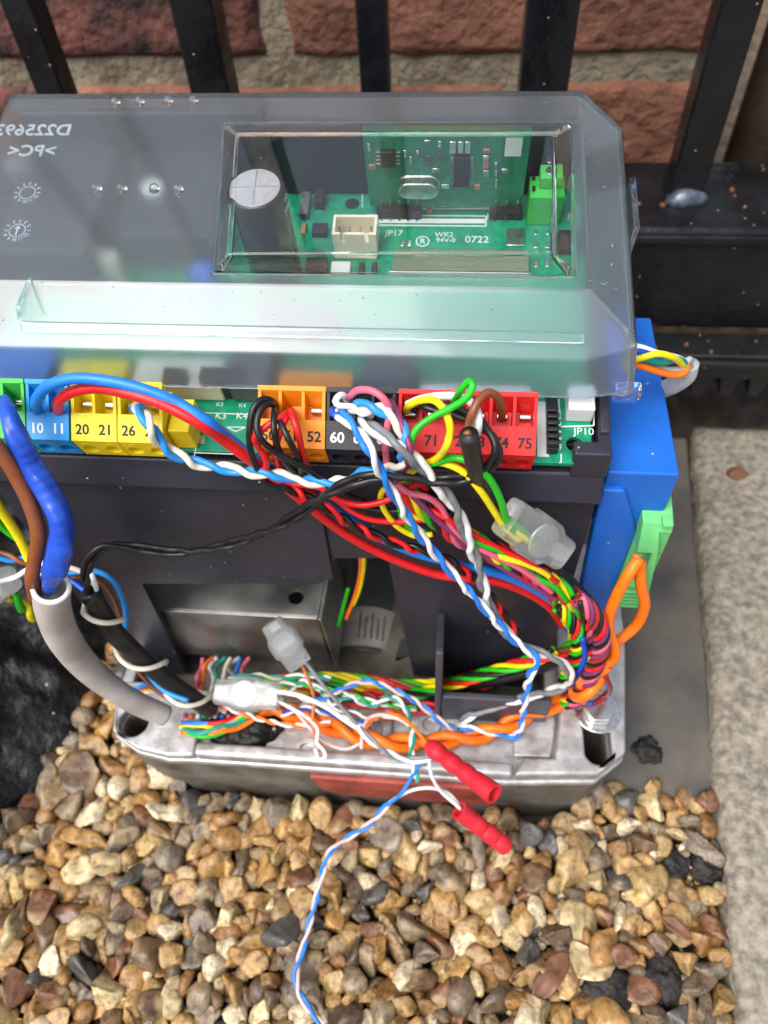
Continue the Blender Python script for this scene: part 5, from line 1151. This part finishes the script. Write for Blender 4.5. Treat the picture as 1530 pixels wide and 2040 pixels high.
# long trailing blue and white pair
twist('trailing_pair', 'long thin blue and white twisted pair trailing down over the pebbles', ['blue', 'rose'], [(775, 1600, 'z', 40), (735, 1642, 'z', 34), (695, 1668, 'z', 28), (655, 1700, 'z', 28), (640, 1750, 'z', 24), (622, 1820, 'z', 21), (606, 1880, 'z', 19), (592, 1925, 'z', 18), (592, 1965, 'z', 18), (612, 2005, 'z', 18), (660, 2062, 'z', 18)], 0.62, 15.5)
wire('blue_lead', 'thin blue lead dropping from the white pair to the trailing pair', 'blue', [(868, 1488, 'z', 60), (845, 1508, 'z', 56), (822, 1545, 'z', 50), (800, 1580, 'z', 45), (772, 1604, 'z', 40)], 0.62)
wire('white_lead', 'thin white lead arching from the lower red crimp to the trailing pair', 'white', [(914, 1604, 'z', 39), (895, 1582, 'z', 40), (862, 1570, 'z', 43), (825, 1573, 'z', 43), (792, 1588, 'z', 41), (772, 1602, 'z', 40)], 0.62)
wire('white_lead', 'thin white lead dropping into the lower red crimp', 'white', [(855, 1518, 'z', 56), (860, 1545, 'z', 52), (880, 1578, 'z', 44), (905, 1600, 'z', 41), (918, 1612, 'z', 39)], 0.6)
# wires in the motor opening
wire('motor_wire', 'yellow wire hanging in the dark motor opening', 'yellow', [(726, 1100, 9), (724, 1135, 10), (716, 1175, 11), (704, 1205, 11)], 0.75, group='wires in the motor opening')
wire('motor_wire', 'orange wire hanging in the dark motor opening', 'orange', [(718, 1100, 9.5), (718, 1140, 10.5), (708, 1185, 11), (690, 1232, 11)], 0.75, group='wires in the motor opening')
wire('motor_wire', 'green wire hanging in the dark motor opening', 'green', [(694, 1172, 11), (688, 1195, 11), (680, 1225, 10.5), (674, 1248, 10)], 0.75, group='wires in the motor opening')
# cable leaving under the cover at the right
wire('side_lead', 'white lead leaving under the cover beside the blue module', 'white', [(1240, 686, 28), (1275, 692, 28), (1310, 704, 28), (1345, 712, 28), (1366, 722, 29), (1366, 742, 31)], 0.85, group='leads beside the blue module')
wire('side_lead', 'dark blue lead leaving under the cover beside the blue module', 'deepblue', [(1240, 698, 27), (1275, 700, 27), (1312, 712, 27), (1350, 720, 28)], 0.8, group='leads beside the blue module')
wire('side_lead', 'yellow lead arching over the blue module edge', 'yellow', [(1240, 724, 25), (1275, 714, 24), (1310, 705, 24), (1340, 712, 25), (1362, 728, 28)], 0.85, group='leads beside the blue module')
wire('side_lead', 'green lead under the yellow one beside the blue module', 'teal', [(1240, 712, 26), (1280, 716, 26), (1320, 722, 26), (1352, 716, 27), (1370, 728, 29)], 0.85, group='leads beside the blue module')
wire('side_lead', 'grey lead beside the blue module', 'lightgrey', [(1240, 722, 27), (1290, 724, 27), (1330, 736, 27), (1360, 732, 28), (1372, 716, 29), (1376, 735, 31)], 0.85, group='leads beside the blue module')
wire('side_lead', 'orange lead bent back at the tip of the side cable', 'orange', [(1240, 728, 25), (1270, 728, 25), (1310, 740, 25), (1345, 747, 26), (1364, 742, 27), (1370, 726, 29)], 0.9, group='leads beside the blue module')
CS = spline([PT(p) for p in ((1374, 724, 32), (1368, 748, 32), (1345, 765, 33), (1315, 778, 36), (1290, 792, 40))])
tag(obj('grey_cable', G().tube(CS, 2.3, 16), 'w_lightgrey', smooth=True), 'short grey cable bent down past the edge of the blue module', 'cable')

# ================================================================== GEL CONNECTORS AND CRIMPS
def gel(label, p_in, p_out, prof, thick, m='gel'):
    a, b = np.array(p_in), np.array(p_out); ax = b-a; L = np.linalg.norm(ax); ax /= L
    view = CAM-(a+b)/2; view /= np.linalg.norm(view); sd = np.cross(ax, view); sd /= np.linalg.norm(sd); up = np.cross(sd, ax)
    root = thing('gel_connector', a, label, 'connector', 'clear gel wire connectors')
    n = 28; rings = []
    for s, wd in prof:
        ring = []
        for k in range(n):
            t = 2*math.pi*k/n; c, q = math.cos(t), math.sin(t); e = 0.42
            ring.append(a+ax*L*s+sd*wd*(abs(c)**e)*(1 if c > 0 else -1)+up*min(thick, wd)*(abs(q)**e)*(1 if q > 0 else -1))
        rings.append(ring)
    o = obj('shell', G().loft(rings), m, root, bevel=0.0, smooth=True)
    ed = o.modifiers.new('es', 'EDGE_SPLIT'); ed.split_angle = math.radians(50)
    bc = a+ax*L*0.52; br = prof[4][1]*0.8
    obj('button', G().cyl(bc+up*thick*0.9, bc+up*(thick+0.3), br, 28, br*0.9), 'gel', root, bevel=0.12)
    obj('blade', G().prism([bc+ax*x*br+sd*y*br*0.7-up*0.3 for x, y in ((-0.25, -1), (0.25, -1), (0.25, 1), (-0.25, 1))], up*thick*0.7), 'tin', root)
    obj('end_slot', G().prism([a+ax*L*0.98+sd*y*prof[-1][1]*0.5+up*z*thick*0.4 for y, z in ((-1, -1), (1, -1), (1, 1), (-1, 1))], ax*-L*0.16), 'gelcore', root)
    for k in (-1, 0, 1):
        c = a+ax*L*0.6+sd*k*prof[2][1]*0.33
        obj('contact', G().cyl(c-up*0.4, c+up*thick*0.62, 0.5, 8), 'tin', root)
    return root, a, ax, L, sd
# big one at the right
r1, a1, ax1, L1, sd1 = gel('large clear gel connector with green and yellow wires in it', PT((1012, 1030, -12)), PT((1118, 1102, -11)), [(0, 4.7), (0.03, 4.9), (0.32, 5.0), (0.36, 5.7), (0.68, 5.7), (0.78, 4.4), (0.97, 4.2), (1.0, 3.8)], 3.0)
obj('core', G().tube(spline([PT((1015, 1035, -12)), PT((1040, 1058, -11.5)), PT((1050, 1072, -11.5))]), 0.8, 10), 'w_green', r1, smooth=True)
obj('core', G().tube(spline([PT((1010, 1045, -12)), PT((1035, 1062, -12)), PT((1056, 1080, -11.5))]), 0.8, 10), 'w_yellow', r1, smooth=True)
gel('clear gel connector standing in front of the transformer bracket', PT((598, 1325, 'z', 77)), PT((540, 1240, 'z', 86)), [(0, 3.9), (0.05, 4.1), (0.3, 4.3), (0.36, 5.2), (0.64, 5.2), (0.76, 4.0), (0.97, 3.7), (1.0, 3.3)], 3.0)
gel('clear gel connector lying over the cable pit', PT((556, 1388, 'z', 62)), PT((432, 1378, 'z', 62)), [(0, 4.4), (0.04, 4.6), (0.28, 4.8), (0.36, 5.8), (0.64, 5.8), (0.74, 4.6), (0.97, 4.2), (1.0, 3.8)], 3.3)
gel('clear gel connector cut by the left edge of the picture', PT((18, 1155, -13)), PT((-70, 1195, -13)), [(0, 3.6), (0.04, 4.0), (0.28, 4.6), (0.36, 5.4), (0.64, 5.4), (0.74, 4.4), (0.97, 4.0), (1.0, 3.8)], 3.2)

def crimp(label, p0, p1, prof, hollow):
    a, b = np.array(p0), np.array(p1); ax = b-a; L = np.linalg.norm(ax); ax /= L
    sd = np.cross(ax, (0, 0.3, 1)); sd /= np.linalg.norm(sd); up = np.cross(sd, ax)
    n = 24; ring = lambda s, r: [a+ax*L*s+r*(sd*math.cos(2*math.pi*k/n)+up*math.sin(2*math.pi*k/n)) for k in range(n)]
    rs = [ring(s, r) for s, r in prof]
    if hollow: rs += [ring(1.0, prof[-1][1]*0.72), ring(0.78, prof[-1][1]*0.66)]
    o = obj('crimp_sleeve', G().loft(rs), 'shrink', smooth=True)
    ed = o.modifiers.new('es', 'EDGE_SPLIT'); ed.split_angle = math.radians(55)
    return tag(o, label, 'crimp', 'red insulated crimps')
crimp('red crimp sleeve with its open end towards the viewer, the upper of two', PT((852, 1484, 'z', 66)), PT((985, 1582, 'z', 76)), [(0, 1.5), (0.03, 2.3), (0.1, 2.9), (0.2, 2.8), (0.26, 2.0), (0.32, 2.7), (0.42, 2.8), (0.5, 2.15), (0.56, 2.75), (0.64, 2.8), (0.69, 2.45), (0.74, 2.85), (0.86, 3.0), (0.95, 3.05), (1.0, 3.1)], True)
crimp('red crimp sleeve lying lower down over the pebbles, ribbed and closed', PT((1010, 1688, 'z', 27)), PT((914, 1614, 'z', 40)), [(0, 2.5), (0.02, 2.95), (0.2, 3.0), (0.24, 2.5), (0.28, 3.0), (0.46, 3.0), (0.5, 2.5), (0.54, 3.0), (0.7, 3.0), (0.74, 2.6), (0.78, 3.0), (0.97, 3.1), (1.0, 3.1)], True)
